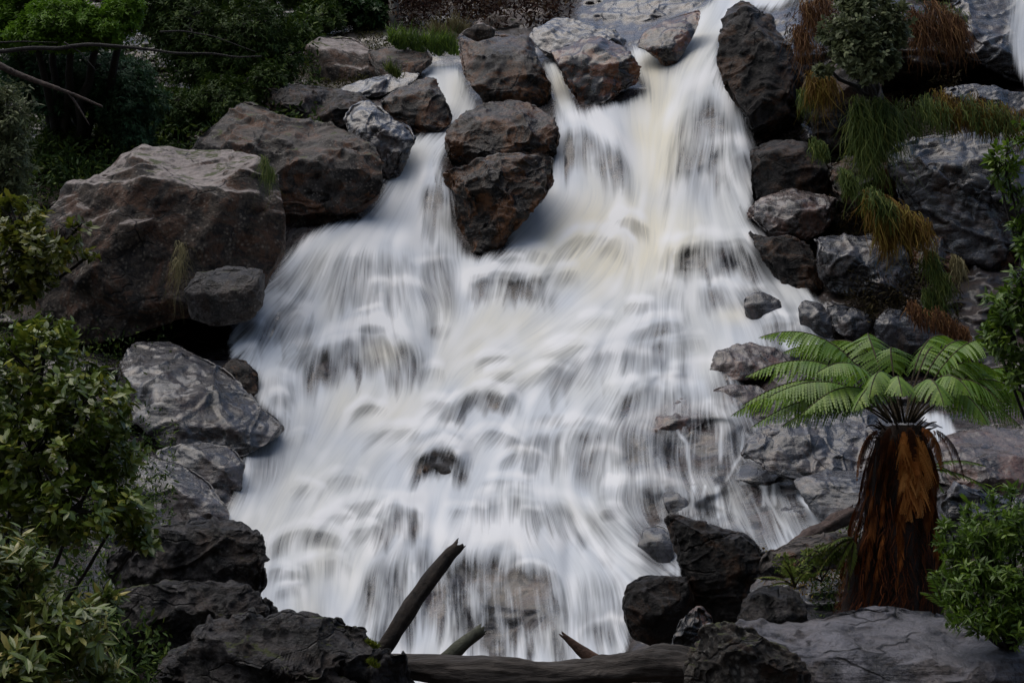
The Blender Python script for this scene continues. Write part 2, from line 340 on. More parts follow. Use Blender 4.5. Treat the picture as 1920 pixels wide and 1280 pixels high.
# many small tiers between the big ledges
dk_v = dark.copy(); tr = np.random.default_rng(77); FANS = [((l[0][0] + l[-1][0]) / 2, (l[0][1] + l[-1][1]) / 2, (l[-1][0] - l[0][0]) / 2, d_) for l, d_, s_, j_ in STEPS]
wet0 = blur(inpoly(MX, MY, WATER).astype(float), 10)
dark *= np.clip(0.98 + 0.55 * fbm(np.stack([MX.ravel() / 30, MY.ravel() / 50, 0 * MX.ravel()], 1), 3, 61).reshape(MX.shape), 0.3, 1.1)
for gy_ in range(395, 1190, 50):
    for gx_ in range(430, 1570, 92):
        cx_ = gx_ + tr.uniform(-34, 34) + (46 if (gy_ // 50) % 2 else 0); cy_ = gy_ + tr.uniform(-18, 18)
        hw = 18 + 70 * tr.random() ** 1.6; dr_ = tr.uniform(18, 34) + hw * .35; sk_ = tr.uniform(.10, .42); arch = tr.uniform(.1, .45) * hw; tilt = tr.uniform(-.25, .2)
        j_ = int((cy_ - PY0) / RES); i_ = int((cx_ - PX0) / RES)
        if tr.random() < .42 or wet0[j_, i_] < .6 or dark[j_, i_] > .45: continue
        J0, J1, I0, I1 = j_ - 45, j_ + 60, i_ - 60, i_ + 60
        X_, Y_ = MX[J0:J1, I0:I1], MY[J0:J1, I0:I1]; u_ = (X_ - cx_) / hw
        t_ = (Y_ - (cy_ + arch * u_ ** 2 + tilt * (X_ - cx_) + 7 * wob[J0:J1, I0:I1])) / dr_
        xf_ = np.clip(1.25 - u_ ** 2, 0, 1) ** .7
        dark[J0:J1, I0:I1] = np.maximum(dark[J0:J1, I0:I1], sk_ * xf_ * smooth(t_, .03, .32) * (1 - smooth(t_, .5, 1.1)))
        foam[J0:J1, I0:I1] = np.maximum(foam[J0:J1, I0:I1], .8 * xf_ * np.exp(-((t_ + .10) / .20) ** 2))
        bulge[J0:J1, I0:I1] += .30 * slope * dr_ * xf_ * np.where(t_ < 0, smooth(t_, -1.0, -.02), 1 - np.clip(t_, 0, 1))
        FANS.append((cx_, cy_, hw, dr_))
DW = D0 - blur(bulge * .62, 4.5)
           # where the water runs
# rougher bedrock below it: broken blocks
q = P(MX.ravel(), MY.ravel(), DW.ravel())
rough_zone = np.clip(thin * 1.6 + 0.18, 0, 1)
zone_r = np.clip(np.exp(-(((MX - 1330) / 210) ** 2 + ((MY - 880) / 190) ** 2) ** 2) , 0, 1)
fc, gap = facets(q * np.array([1, 1, 1.6]), 0.85, 41)
fc2, gap2 = facets(q * np.array([1, 1, 1.5]), 2.6, 43)
blocks = (fc * 0.42 + fc2 * 0.10 * 1.5).reshape(MX.shape)
small = fbm(q * 3.0, 5, 77).reshape(MX.shape)
outside = np.clip(1 - np.exp(-(((MX - 900) / 560) ** 2 + ((MY - 640) / 620) ** 2) ** 3), 0, 1)
rough_amt = np.clip(0.16 + 0.45 * zone_r + 0.8 * outside, 0, 1)
DW = DW - blur(blocks, 2.0) * 0.55 * zone_r
ridge = (1 - 2 * np.abs(fbm(q * np.array([0.5, 0.5, 0.8]), 5, 91, 0.55))).reshape(MX.shape)
DB = DW + 0.10 - blur(blocks, 3) * 0.10 * rough_amt - (ridge - 0.6) * 0.9 * outside + 0.06 * small
wsheet_blk = blur(np.clip(DW - DB, 0, None), 4)
DW = DW - wsheet_blk * 0.9
def samp(A, x, y):
    fx = np.clip((x - PX0) / RES, 0, A.shape[1] - 1.001); fy = np.clip((y - PY0) / RES, 0, A.shape[0] - 1.001)
    i = fx.astype(int); j = fy.astype(int); a = fx - i; b = fy - j
    return (A[j, i] * (1 - a) + A[j, i + 1] * a) * (1 - b) + (A[j + 1, i] * (1 - a) + A[j + 1, i + 1] * a) * b
def dep(x, y): return float(samp(DB, np.array([float(x)]), np.array([float(y)]))[0])

wet_ = blur(inpoly(MX, MY, WATER).astype(float), 6)
DB = np.where(wet_ > .15, np.maximum(DB, DW + 0.03), DB)
for cx, cy, rx, ry, s_ in [(300, 632, 190, 34, 2.2), (520, 520, 30, 90, 1.2), (1640, 190, 120, 50, 2.5), (1500, 330, 60, 60, 1.0), (1600, 350, 60, 90, 1.2), (1500, 500, 40, 60, 1.0), (1700, 690, 120, 25, 1.2), (740, 330, 25, 60, 1.0), (1560, 100, 50, 120, 1.2),
                           (1850, 150, 100, 20, 1.5), (400, 230, 200, 80, 1.5), (600, 250, 60, 20, .8), (1600, 1130, 250, 30, .8), (1350, 1170, 60, 60, .8)]:
    DB = DB + s_ * np.exp(-((MX - cx) / rx) ** 2 - ((MY - cy) / ry) ** 2)
# ---- ground: one sheet, the hillside, the stream bed and an unseen rise behind the camera, steepened to block low sky
gx = np.concatenate([np.arange(-1800, PX0, 60), np.arange(PX0, PX1, 4), np.arange(PX1, 3801, 60)]).astype(float)
gy = np.concatenate([np.arange(-320, PY0, 20), np.arange(PY0, PY1, 4)]).astype(float)
A, B = np.meshgrid(gx, gy)
inn = (A >= PX0) & (A <= PX1 - 2) & (B >= PY0) & (B <= PY1 - 2)
far = base_depth(A, B)
dd = np.where(inn, samp(DB, A, B), far)
edge = np.clip(np.minimum.reduce([(A - PX0) / 80, (PX1 - A) / 80, (B - PY0) / 80]), 0, 1); dd = dd * edge + far * (1 - edge)
V = P(A, B, dd)
last = V[-1]; ex = []
for k, (Yt, Zt) in enumerate([(4.5, 0.15), (2, 0.05), (-2, 0.0), (-6, 0.6), (-10, 4), (-15, 11), (-24, 24), (-45, 48)]):
    r = last.copy(); sc = [1, 1.2, 2.0, 3.0, 4.0, 5.5, 7.5, 10][k]
    r[:, 0] = last[:, 0] * sc; r[:, 1] = Yt; r[:, 2] = Zt + 0.02 * (last[:, 0] * sc) ** 2 * (0.4 if k < 4 else 0.2)
    ex.append(r)
top0 = V[0].copy(); tops = []
for dy_, dz_ in [(140, 6), (60, 2), (20, 0.6)]:
    r = top0.copy(); r[:, 1] += dy_; r[:, 2] += dz_; r[:, 0] *= 1 + dy_ / 60.0; tops.append(r)
V = np.concatenate([np.array(tops), V, np.array(ex)], 0)
hh, ww = V.shape[:2]; idx = np.arange(hh * ww).reshape(hh, ww)
F = np.stack([idx[1:, :-1], idx[1:, 1:], idx[:-1, 1:], idx[:-1, :-1]], -1).reshape(-1, 4)
def ground_mat():
    m = RM['bed']; g = m.copy(); g.name = 'hillside_rock_and_soil'; nt = g.node_tree; b = nt.nodes["Principled BSDF"]
    old = b.inputs["Base Color"].links[0].from_socket
    a = N(nt, "ShaderNodeAttribute"); a.attribute_name = "soil"
    tc = N(nt, "ShaderNodeTexCoord")
    sc = ramp(nt, texnoise(nt, tc.outputs["Object"], 2.2, 8, 0.75, 0.5), [(0.3, (0.006, 0.005, 0.004)), (0.5, (0.025, 0.016, 0.010)), (0.62, (0.05, 0.025, 0.013)), (0.75, (0.045, 0.042, 0.018))])
    nt.links.new(mixc(nt, a.outputs["Fac"], old, sc), b.inputs["Base Color"])
    a2 = N(nt, "ShaderNodeAttribute"); a2.attribute_name = "lich"
    lc = ramp(nt, texnoise(nt, tc.outputs["Object"], 3.5, 9, 0.8, 0.6), [(0.36, (0.015, 0.014, 0.008)), (0.44, (0.06, 0.06, 0.025)), (0.5, (0.13, 0.11, 0.085)), (0.62, (0.20, 0.18, 0.16)), (0.75, (0.10, 0.055, 0.03))])
    cur = b.inputs["Base Color"].links[0].from_socket
    nt.links.new(mixc(nt, a2.outputs["Fac"], cur, lc), b.inputs["Base Color"])
    ro = b.inputs["Roughness"].links[0].from_socket
    nt.links.new(math_(nt, 'ADD', ro, math_(nt, 'MULTIPLY', a.outputs["Fac"], 0.6), True), b.inputs["Roughness"])
    return g
xx = np.concatenate([np.tile(gx, 3), A.ravel(), np.tile(gx, len(ex))]); yy = np.concatenate([np.full(len(gx) * 3, -330.0), B.ravel(), np.full(len(gx) * len(ex), 1600.0)])
wn1 = 70 * fbm(np.stack([xx / 60, yy / 60, 0 * xx], 1), 4, 71)
xn, yn = xx + wn1, yy + np.roll(wn1, 137)
soil = np.zeros(len(xx))
soil = np.maximum(soil, (1 - smooth(xn, 400, 520)) * (1 - smooth(yn, 560, 660)))
soil = np.maximum(soil, smooth(xn, 1490, 1570) * (1 - smooth(yn, 600, 700)) * (1 - 0.6 * smooth(xn, 1750, 1830)))
soil = np.maximum(soil, (1 - smooth(yn, 20, 60)) * (1 - smooth(xn, 960, 1060)))
soil = np.maximum(soil, smooth(yn, 1150, 1300)); soil = np.maximum(soil, 1 - smooth(xn, -60, 200)); soil = np.maximum(soil, smooth(xn, 1930, 2100)); soil = np.maximum(soil, 1 - smooth(yn, -120, -20))
soil = np.maximum(soil, smooth(xn, 1540, 1620) * smooth(yn, 1020, 1080))
lich = smooth(xn, 480, 600) * (1 - smooth(xn, 860, 980)) * (1 - smooth(yn, 150, 210)) * smooth(yn, 30, 70)
tag(mesh_obj('ground', V.reshape(-1, 3), F, ground_mat(), attrs={'soil': soil, 'lich': lich}, origin=np.zeros(3)), 'dark wet rocky hillside and stream bed under the falls', 'ground', kind='structure')

# ---------------------------------------------------------------- water
FLOW = [(1400,20,-.6,1),(1330,90,-.5,1),(1300,140,-.5,1),(1350,200,.12,1),(1390,330,.05,1),(1300,300,-.05,1),(1250,300,-.1,1),(1220,240,-.15,1),(1100,300,.25,1),(1050,290,0,1),(1150,270,.55,1),
 (1215,380,-.2,1),(1000,420,-1,.9),(970,470,-.9,1),(1100,440,-.7,1),(1350,420,.25,1),(1450,480,.9,1),(1400,500,.25,1),(1500,560,.8,1),(1300,490,0,1),(1240,480,-.1,1),(1050,560,-.9,.7),(900,640,-.9,.6),(1000,640,-1,.6),
 (1150,660,-.6,1),(1270,660,-.2,1),(850,700,-.7,.8),(700,780,-.8,.7),(900,760,-.7,.8),(600,850,-.7,.8),(1050,740,-.6,.8),(1200,750,-.35,1),(560,950,-.35,1),(650,900,-.6,.9),(520,1100,.08,1),(600,1100,0,1),(480,950,-.5,1),
 (700,980,-.3,1),(740,1100,-.22,1),(700,1150,-.12,1),(850,950,-.35,1),(950,950,.05,1),(1050,960,.5,1),(1130,1000,.7,.8),(1200,1040,.9,.8),(900,1150,-.03,1),(820,1100,-.1,1),(1000,1150,.08,1),(1100,1120,.2,1),(1180,1150,.2,1),
 (850,240,-.9,.5),(780,320,-.5,1),(720,380,-.6,.8),(820,400,.05,1),(830,340,.1,1),(640,440,-.8,.6),(550,490,-.6,1),(620,530,-.22,1),(700,530,0,1),(760,530,.12,1),(520,570,-.8,.6),(470,640,-.5,1),(560,620,-.5,1),
 (620,680,-.15,1),(750,670,.2,1),(500,740,.1,1),(520,800,0,1),(600,760,-.3,1),(480,860,-.1,1),(830,500,0,1),(860,560,.1,1),(920,540,-.35,1),(1000,540,-.3,1),(1320,620,.1,1),(1420,590,.5,.8),(1480,600,.3,1),(1545,600,.5,1),
 (1160,850,0,1),(1300,850,0,1),(1220,930,.3,1),(1300,940,0,1),(1380,850,.1,1),(1450,900,.1,1),(1500,950,.6,1),(1400,980,.4,1),(850,870,-.5,1),(1000,860,-.25,1),(830,150,.1,1),(870,200,-.3,.8),(1050,160,.3,1),(1220,130,.35,1),(1340,680,-.2,1)]
WATER2 = [(1895,-40),(2100,-40),(2100,170),(1930,160),(1905,120),(1890,60)]
WATER3 = [(1730,770),(1775,775),(1800,830),(1760,835),(1725,800)]
STROKES = [([(1481,830),(1485,887),(1498,927),(1515,957),(1547,994)],4.5,.85),([(1421,860),(1424,900),(1448,950),(1468,991),(1484,1020)],5.5,.8),([(1432,900),(1432,945)],5,.8),([(1450,898),(1452,945)],6,.8),
 ([(1300,912),(1296,965)],6,.85),([(1320,912),(1318,968)],6,.8),([(1345,914),(1348,968)],7,.85),([(1364,914),(1368,960)],4,.7),([(1300,735),(1270,760),(1262,790),(1285,830),(1300,905)],4.5,.8),([(1330,745),(1350,790),(1352,850),(1340,890)],5.5,.8),
 ([(1375,760),(1398,800),(1388,850),(1360,900)],4,.7),([(1280,970),(1350,975),(1420,1000),(1462,1030)],12,.45),([(1230,860),(1240,905),(1262,960)],6,.6),([(1185,870),(1190,930),(1215,985)],6,.6),([(1240,985),(1262,1010),(1270,1075)],7,.8),
 ([(1390,905),(1440,890),(1480,900)],6,.5),([(1420,600),(1470,580),(1500,600),(1550,640)],9,.8),([(1500,568),(1550,575),(1562,625)],4,.6),([(1380,800),(1425,830),(1420,865)],5,.6),([(1310,1000),(1390,985)],9,.4),([(820,470),(805,520),(800,580)],4,.6),([(845,475),(862,520),(872,570)],4,.5)]
def wobx(X, Y): return noise(np.stack([X.ravel() / 18, Y.ravel() / 26, 0 * X.ravel()], 1), 8).reshape(X.shape)
def water_sheet(name, label, poly, x0, x1, y0, y1, off, fade=5, base=0.0, D=DW):
    i0, i1 = int((x0 - PX0) / RES), int((x1 - PX0) / RES); j0, j1 = int((y0 - PY0) / RES), int((y1 - PY0) / RES)
    X, Y = MX[j0:j1, i0:i1], MY[j0:j1, i0:i1]
    fl = np.array(FLOW, float); u = np.zeros_like(X); v = np.zeros_like(X); ws = np.full_like(X, 1e-6)
    for (a, b, c, d) in fl:
        n_ = math.hypot(c, d); g = np.exp(-((X - a) ** 2 + (Y - b) ** 2) / (2 * 42.0 ** 2)) + 1e-4 / (1 + ((X - a) ** 2 + (Y - b) ** 2) / 3e3)
        u += g * c / n_; v += g * d / n_; ws += g
    u /= ws; v /= ws
    for fx_, fy_, hw_, dr_ in FANS:
        uu = (X - fx_) / hw_; tt_ = (Y - fy_) / dr_
        u += .38 * uu * np.exp(-uu ** 2 * .7) * smooth(tt_, -.35, .05) * (1 - smooth(tt_, .5, 1.3))
    u *= 1 - .65 * np.clip(dk_v[j0:j1, i0:i1] * 1.5, 0, 1)
    pt = np.stack([X.ravel() / 55, Y.ravel() / 55, 0 * X.ravel()], 1)
    u += 0.13 * noise(pt, 3).reshape(X.shape); n_ = np.hypot(u, v) + 1e-6; u /= n_; v /= n_
    H, W = X.shape; rng = np.random.default_rng(5)
    def lic(nz, L):
        acc = nz.copy(); cnt = np.ones_like(nz)
        for sgn in (1, -1):
            px = np.tile(np.arange(W, dtype=float), (H, 1)); py = np.tile(np.arange(H, dtype=float)[:, None], (1, W))
            for k in range(L):
                ii = np.clip(px.round().astype(int), 0, W - 1); jj = np.clip(py.round().astype(int), 0, H - 1)
                px = px + sgn * u[jj, ii]; py = py + sgn * v[jj, ii]
                cx = np.clip(px, 0, W - 1.001); cy = np.clip(py, 0, H - 1.001); a = cx.astype(int); b = cy.astype(int); fx = cx - a; fy = cy - b
                sm = (nz[b, a] * (1 - fx) + nz[b, a + 1] * fx) * (1 - fy) + (nz[b + 1, a] * (1 - fx) + nz[b + 1, a + 1] * fx) * fy
                wg = 0.5 + 0.5 * math.cos(math.pi * k / L); acc += sm * wg; cnt += wg
        acc /= cnt; acc -= acc.mean(); return acc / acc.std()
    n1 = rng.standard_normal((H, W)); n2 = blur(rng.standard_normal((H, W)), 2.0); n3 = blur(rng.standard_normal((H, W)), 6.0)
    L1, L2, L3 = lic(n1, 18), lic(n2, 26), lic(n3, 36)
    puff = blur(rng.standard_normal((H, W)), 7); puff /= puff.std(); z = 0.46 * L1 + 0.58 * L2 + 0.40 * L3 + .25 * puff
    m = inpoly(X, Y, poly).astype(float)
    mk = blur(m, fade)
    dk = dark[j0:j1, i0:i1]; th = thin[j0:j1, i0:i1]; fo = foam[j0:j1, i0:i1]
    cover = np.clip(1.0 - base - np.maximum(dk, th), 0, 1)
    amp = 0.04 + 0.40 * np.clip((1 - cover), 0, 1) * (0.35 + cover)
    dens = np.clip(cover + fo * 0.30 * (1 - base) * (1 - th), 0.0, 1) + z * amp
    dens = np.clip(dens, 0.0, 1.0)
    dens *= smooth(mk + 0.13 * z * (mk < .98), 0.30, 0.92)
    for pts_, w_, k_ in STROKES:
        a_ = np.array(pts_, float); dist = np.full(X.shape, 1e9)
        for (xa, ya), (xb, yb) in zip(a_[:-1], a_[1:]):
            tt_ = np.clip(((X - xa) * (xb - xa) + (Y - ya) * (yb - ya)) / ((xb - xa) ** 2 + (yb - ya) ** 2), 0, 1)
            dist = np.minimum(dist, np.hypot(X + 3.5 * wobx(X, Y) - xa - tt_ * (xb - xa), Y - ya - tt_ * (yb - ya)))
        dens = np.maximum(dens, np.clip(k_ * np.exp(-(dist / w_) ** 2) * (.85 + .35 * z), 0, 1))
    fomm = np.clip(fo + .25 * puff * (cover > .6) + .22 * L2 * (cover > .5), 0, 1)
    # tannin tint of the thick chutes
    cream = np.zeros_like(X)
    for cx, cy, rx, ry, s_ in [(1230, 240, 50, 140, 1.3), (1160, 460, 150, 95, 1.25), (1000, 620, 160, 60, .6), (1300, 80, 60, 80, .6), (900, 680, 110, 60, .7), (1050, 160, 30, 50, .9), (1225, 130, 30, 40, 1), (560, 980, 140, 150, .5), (700, 770, 120, 50, .6),
                               (760, 330, 50, 60, .5), (720, 660, 60, 30, .7), (1120, 970, 80, 40, .4), (860, 170, 30, 60, .5), (1380, 590, 40, 20, .8), (560, 1150, 100, 80, .3)]:
        cream = np.maximum(cream, s_ * np.exp(-(((X - cx) / rx) ** 2 + ((Y - cy) / ry) ** 2)))
    cream = np.clip(cream + 0.12 * L3, 0, 1)
    DD = D[j0:j1, i0:i1] - off - 0.006 * L2 - 0.022 * L3 - 0.02 * fo
    VV = P(X, Y, DD).reshape(-1, 3)
    keep = (dens > 0.004)
    idx = np.arange(H * W).reshape(H, W)
    kq = keep[1:, :-1] | keep[1:, 1:] | keep[:-1, 1:] | keep[:-1, :-1]
    FQ = np.stack([idx[1:, :-1], idx[1:, 1:], idx[:-1, 1:], idx[:-1, :-1]], -1)[kq]
    used = np.unique(FQ); rm = np.zeros(H * W, int); rm[used] = np.arange(len(used))
    o = mesh_obj(name, VV[used], rm[FQ], M_WATER, attrs={'dens': dens.ravel()[used], 'cream': cream.ravel()[used], 'foam': fomm.ravel()[used], 'streak': (0.5 + 0.2 * (0.6 * L1 + 0.6 * L2)).ravel()[used]}, origin=np.zeros(3))
    return tag(o, label, 'waterfall', kind='structure')
def water_mat():
    m, nt, b = nmat('white_falling_water')
    A1 = N(nt, "ShaderNodeAttribute"); A1.attribute_name = 'dens'
    A2 = N(nt, "ShaderNodeAttribute"); A2.attribute_name = 'cream'
    A3 = N(nt, "ShaderNodeAttribute"); A3.attribute_name = 'streak'
    c = mixc(nt, A2.outputs["Fac"], (0.64, 0.68, 0.725), (0.77, 0.735, 0.61))
    c = mixc(nt, ramp(nt, A3.outputs["Fac"], [(0.15, g3(0.16)), (0.7, g3(0))]), c, (0.42, 0.48, 0.57))
    A4 = N(nt, "ShaderNodeAttribute"); A4.attribute_name = 'foam'
    c = mixc(nt, math_(nt, 'MULTIPLY', A4.outputs["Fac"], .85), c, (0.86, 0.87, 0.88))
    geo = N(nt, "ShaderNodeNewGeometry"); nm = N(nt, "ShaderNodeMix", data_type='VECTOR'); nm.inputs[0].default_value = .55
    nt.links.new(geo.outputs["Normal"], nm.inputs[4]); nm.inputs[5].default_value = (0.0, -0.50, 0.86)
    nv = N(nt, "ShaderNodeVectorMath", operation='NORMALIZE'); nt.links.new(nm.outputs[1], nv.inputs[0]); nt.links.new(nv.outputs[0], b.inputs["Normal"])
    nt.links.new(c, b.inputs["Base Color"]); b.inputs["Roughness"].default_value = 0.55
    b.inputs["Specular IOR Level"].default_value = 0.25
    tl = N(nt, "ShaderNodeBsdfTranslucent"); nt.links.new(c, tl.inputs[0])
    mx1 = N(nt, "ShaderNodeMixShader"); mx1.inputs[0].default_value = 0.12; nt.links.new(b.outputs[0], mx1.inputs[1]); nt.links.new(tl.outputs[0], mx1.inputs[2])
    tp = N(nt, "ShaderNodeBsdfTransparent"); mx2 = N(nt, "ShaderNodeMixShader")
    nt.links.new(A1.outputs["Fac"], mx2.inputs[0]); nt.links.new(tp.outputs[0], mx2.inputs[1]); nt.links.new(mx1.outputs[0], mx2.inputs[2])
    nt.links.new(mx2.outputs[0], nt.nodes["Material Output"].inputs[0])
    return m
M_WATER = water_mat()
water_sheet('waterfall', 'broad white waterfall fanning out over dark rock ledges', WATER, 400, 1600, -100, 1300, 0.06)
water_sheet('side_waterfall', 'pale sheet of water at the upper right corner', WATER2, 1860, 2120, -60, 180, 0.0, 6, 0.12, D=23.0 + (150 - MY) * .006)
water_sheet('side_stream', 'small white patch of stream behind the tree fern crown', WATER3, 1700, 1830, 740, 860, 0.9, 4, 0.0)

# ---------------------------------------------------------------- boulders
def subdiv(v, f):
    e = np.sort(np.concatenate([f[:, [0, 1]], f[:, [1, 2]], f[:, [2, 0]]]), 1)
    u, inv = np.unique(e, axis=0, return_inverse=True); inv = inv.reshape(-1)
    m = (v[u[:, 0]] + v[u[:, 1]]) / 2; n = len(f); a, b, c = inv[:n] + len(v), inv[n:2 * n] + len(v), inv[2 * n:] + len(v)
    F2 = np.concatenate([np.stack([f[:, 0], a, c], 1), np.stack([f[:, 1], b, a], 1), np.stack([f[:, 2], c, b], 1), np.stack([a, b, c], 1)])
    return np.concatenate([v, m]), F2
def lap(v, f, it, lam=0.5):
    e = np.concatenate([f[:, [0, 1]], f[:, [1, 2]], f[:, [2, 0]]]); e = np.concatenate([e, e[:, ::-1]])
    cnt = np.bincount(e[:, 0], minlength=len(v))[:, None]
    for _ in range(it):
        s = np.stack([np.bincount(e[:, 0], weights=v[e[:, 1], k], minlength=len(v)) for k in range(3)], 1)
        v = v + lam * (s / np.maximum(cnt, 1) - v)
    return v
def normals(v, f):
    n = np.cross(v[f[:, 1]] - v[f[:, 0]], v[f[:, 2]] - v[f[:, 0]])
    r = np.stack([np.bincount(f.ravel(), weights=np.repeat(n[:, k], 3), minlength=len(v)) for k in range(3)], 1)
    return r / (np.linalg.norm(r, axis=1, keepdims=True) + 1e-12)
rock_no = [0]
def rock(label, mat, depth, outline, inner=(), thick=0.8, rough=1.0, soft=2, name='boulder', cat='boulder', group=None, fct=1.0, tilt=.22, wet=False):
    """outline and crease points are (x, y, o): o is how far the point juts towards the viewer, in pixels at that distance"""
    rock_no[0] += 1; sd_ = rock_no[0] * 13
    mx_, my_ = sum(p[0] for p in outline) / len(outline), sum(p[1] for p in outline) / len(outline)
    outline = [((p[0] - mx_) * 1.045 + mx_, (p[1] - my_) * 1.045 + my_) + tuple(p[2:]) for p in outline]
    pts = [(p + (0,))[:3] for p in outline] + [(p + (0,))[:3] for p in inner]; n = len(outline)
    co = [Vector((p[0], p[1])) for p in pts]
    vs, _, fs, ov, _, _ = delaunay_2d_cdt(co, [(i, (i + 1) % n) for i in range(n)], [], 1, 0.01)
    offs = np.array([pts[o[0]][2] if o else 0 for o in ov], float)
    xy = np.array([[p.x, p.y] for p in vs]); tri = np.array([list(t) for t in fs])
    wpx = np.ptp(xy[:, 0]); hpx = np.ptp(xy[:, 1]); size = math.sqrt(wpx * hpx) * depth / FPX
    yb_ = max(p[1] for p in outline); xb_ = sum(p[0] for p in outline) / n
    dsl = lambda x, y: samp(D0, np.clip(x, -200, 2100), np.clip(y, -150, 1450))
    db_ = float(dsl(np.array([xb_]), np.array([float(yb_) - 10]))[0]); lean = tilt if depth > 12.4 else 0.0
    if depth > 12.4 and tilt > 0: depth = max(depth, db_ - .20 * size) + .22 * (1 - min(1, lean / .22)) * 0
    if wet: depth = float(samp(DW, np.array([xb_]), np.array([(yb_ + my_) / 2]))[0]) - wet; db_ = float(dsl(np.array([xb_]), np.array([(yb_ + my_) / 2]))[0])
    ln = lambda x, y: lean * (dsl(x, y) - db_)
    dd_ = depth - offs * depth / FPX + ln(xy[:, 0], xy[:, 1])
    front = P(xy[:, 0], xy[:, 1], dd_)
    a2 = xy[tri[:, 1]] - xy[tri[:, 0]]; b2 = xy[tri[:, 2]] - xy[tri[:, 0]]
    flip = (a2[:, 0] * b2[:, 1] - a2[:, 1] * b2[:, 0]) > 0       # image y points down
    tri[flip] = tri[flip][:, ::-1]
    # back: two rings behind the outline, closing behind
    rid = [next(k for k, o in enumerate(ov) if i in o) for i in range(n)]
    cx, cy = xy[rid].mean(0)
    T = thick * math.sqrt(wpx * hpx)
    r1 = xy[rid] * 0.93 + np.array([cx, cy]) * 0.07; o1 = offs[rid] - T * 0.45
    r2 = xy[rid] * 0.6 + np.array([cx, cy]) * 0.4; o2 = offs[rid] * 0.5 - T * 0.9
    kf = depth / FPX
    back = np.concatenate([P(r1[:, 0], r1[:, 1], depth - o1 * kf + ln(r1[:, 0], r1[:, 1])), P(r2[:, 0], r2[:, 1], depth - o2 * kf + ln(r2[:, 0], r2[:, 1])), P(np.array([cx]), np.array([cy]), np.array([depth + T * kf]) + ln(np.array([cx]), np.array([cy])))])
    v = np.concatenate([front, back]); b0 = len(front); f = [tri]
    area = sum(outline[i][0] * outline[(i + 1) % n][1] - outline[(i + 1) % n][0] * outline[i][1] for i in range(n))
    g = []
    for i in range(n):
        j = (i + 1) % n; A_, B_ = rid[i], rid[j]; C_, D_ = b0 + i, b0 + j; E_, G_ = b0 + n + i, b0 + n + j; Z_ = b0 + 2 * n
        q_ = [(A_, C_, B_), (B_, C_, D_), (C_, E_, D_), (D_, E_, G_), (E_, Z_, G_)]
        g += q_ if area > 0 else [t[::-1] for t in q_]
    f = np.concatenate([tri, np.array(g)])
    # make the ring orientation agree with the front
    c0 = v.mean(0)
    lv = max(2, min(6, int(math.ceil(math.log2(max(wpx, hpx) / 3.0 / 4.2)))))
    for k in range(lv):
        v, f = subdiv(v, f)
        if k == 2: v = lap(v, f, soft)
    if lv < 3: v = lap(v, f, 1)
    nn = normals(v, f)
    if ((v - c0) * nn).sum() < 0: f = f[:, ::-1]; nn = -nn
    am = size * rough
    s0 = 1.0 / max(size, 0.25)
    rr_ = np.random.default_rng(sd_); ang = rr_.uniform(-.6, .6, 2)
    ca, sa, cb, sb = math.cos(ang[0]), math.sin(ang[0]), math.cos(ang[1]), math.sin(ang[1])
    R_ = np.array([[ca, 0, sa], [0, 1, 0], [-sa, 0, ca]]) @ np.array([[1, 0, 0], [0, cb, -sb], [0, sb, cb]])
    p_ = (v - v.mean(0)) @ R_.T
    p_ = p_ + 0.12 * size * np.stack([noise(p_ * 1.5 * s0, sd_ + k) for k in (1, 2, 3)], 1)
    for k_ in range(int(17 * max(0, fct - .25)) + 1):                    # flat cuts through the whole block
        n_ = rr_.standard_normal(3); n_[1] = -abs(n_[1]) * 1.9 - .25; n_ /= np.linalg.norm(n_)
        q_ = (v - c0) @ n_; h_ = q_.max() * rr_.uniform(.80, .95)
        v -= (np.clip(q_ - h_, 0, None) * min(1, rough + .1))[:, None] * n_
    # broken faces: scrape the surface flat along many tilted planes
    for cnt_, rr0, hh0, jt in ((int(8 * fct) + 3, .42, .026, .10), (int(34 * fct) + 8, .20, .015, .16), (int(120 * fct) + 20, .10, .009, .26)):
        nn = normals(v, f)
        ids = rr_.integers(0, len(v), cnt_ * 3)
        ids = [i_ for i_ in ids if v[i_, 1] < c0[1] + .35 * size][:cnt_]
        for i_ in ids:
            c_ = v[i_]; n_ = nn[i_] + jt * rr_.standard_normal(3) * np.array([1, 1, 1.2]); n_ /= np.linalg.norm(n_)
            R0 = rr0 * size * rr_.uniform(.6, 1.3)
            dv = v - c_; m_ = np.nonzero((np.abs(dv) < R0).all(1))[0]
            if not len(m_): continue
            dv = dv[m_]; q_ = dv @ n_ + hh0 * size * rr_.uniform(.4, 1.2)
            cap_ = 1.6 * hh0 * size
            w_ = np.clip((1 - np.linalg.norm(dv, axis=1) / R0) * 5, 0, 1) * (q_ > 0) * np.clip(2.0 - q_ / cap_, 0, 1) * ((nn[m_] @ n_) > .3)
            v[m_] -= (q_ * w_ * min(1, rough + .2))[:, None] * n_
    nn = normals(v, f)
    n1 = np.abs(noise(p_ * np.array([1, 1, 2.2]) * 2.1 * s0, sd_ + 11)); n2 = np.abs(noise(p_ * np.array([1, 1, 2.6]) * 5.7 * s0, sd_ + 12)); n3 = np.abs(noise(p_ * np.array([1, 1, 2.0]) * 14 * s0, sd_ + 14))
    crk_ = np.exp(-(noise(p_ * np.array([1, 1, 1.6]) * 1.5 * s0, sd_ + 21) / .03) ** 2) + .6 * np.exp(-(noise(p_ * np.array([1.4, 1, 1.2]) * 2.7 * s0, sd_ + 22) / .04) ** 2)
    disp = am * (0.030 * noise(p_ * 1.6 * s0, sd_ + 8) - 0.025 * n1 - 0.018 * n2 - 0.013 * n3 - .030 * crk_ + .02) + 0.014 * rough * fbm(v * 9, 4, sd_ + 3, 0.6)
    v = v + nn * disp[:, None]
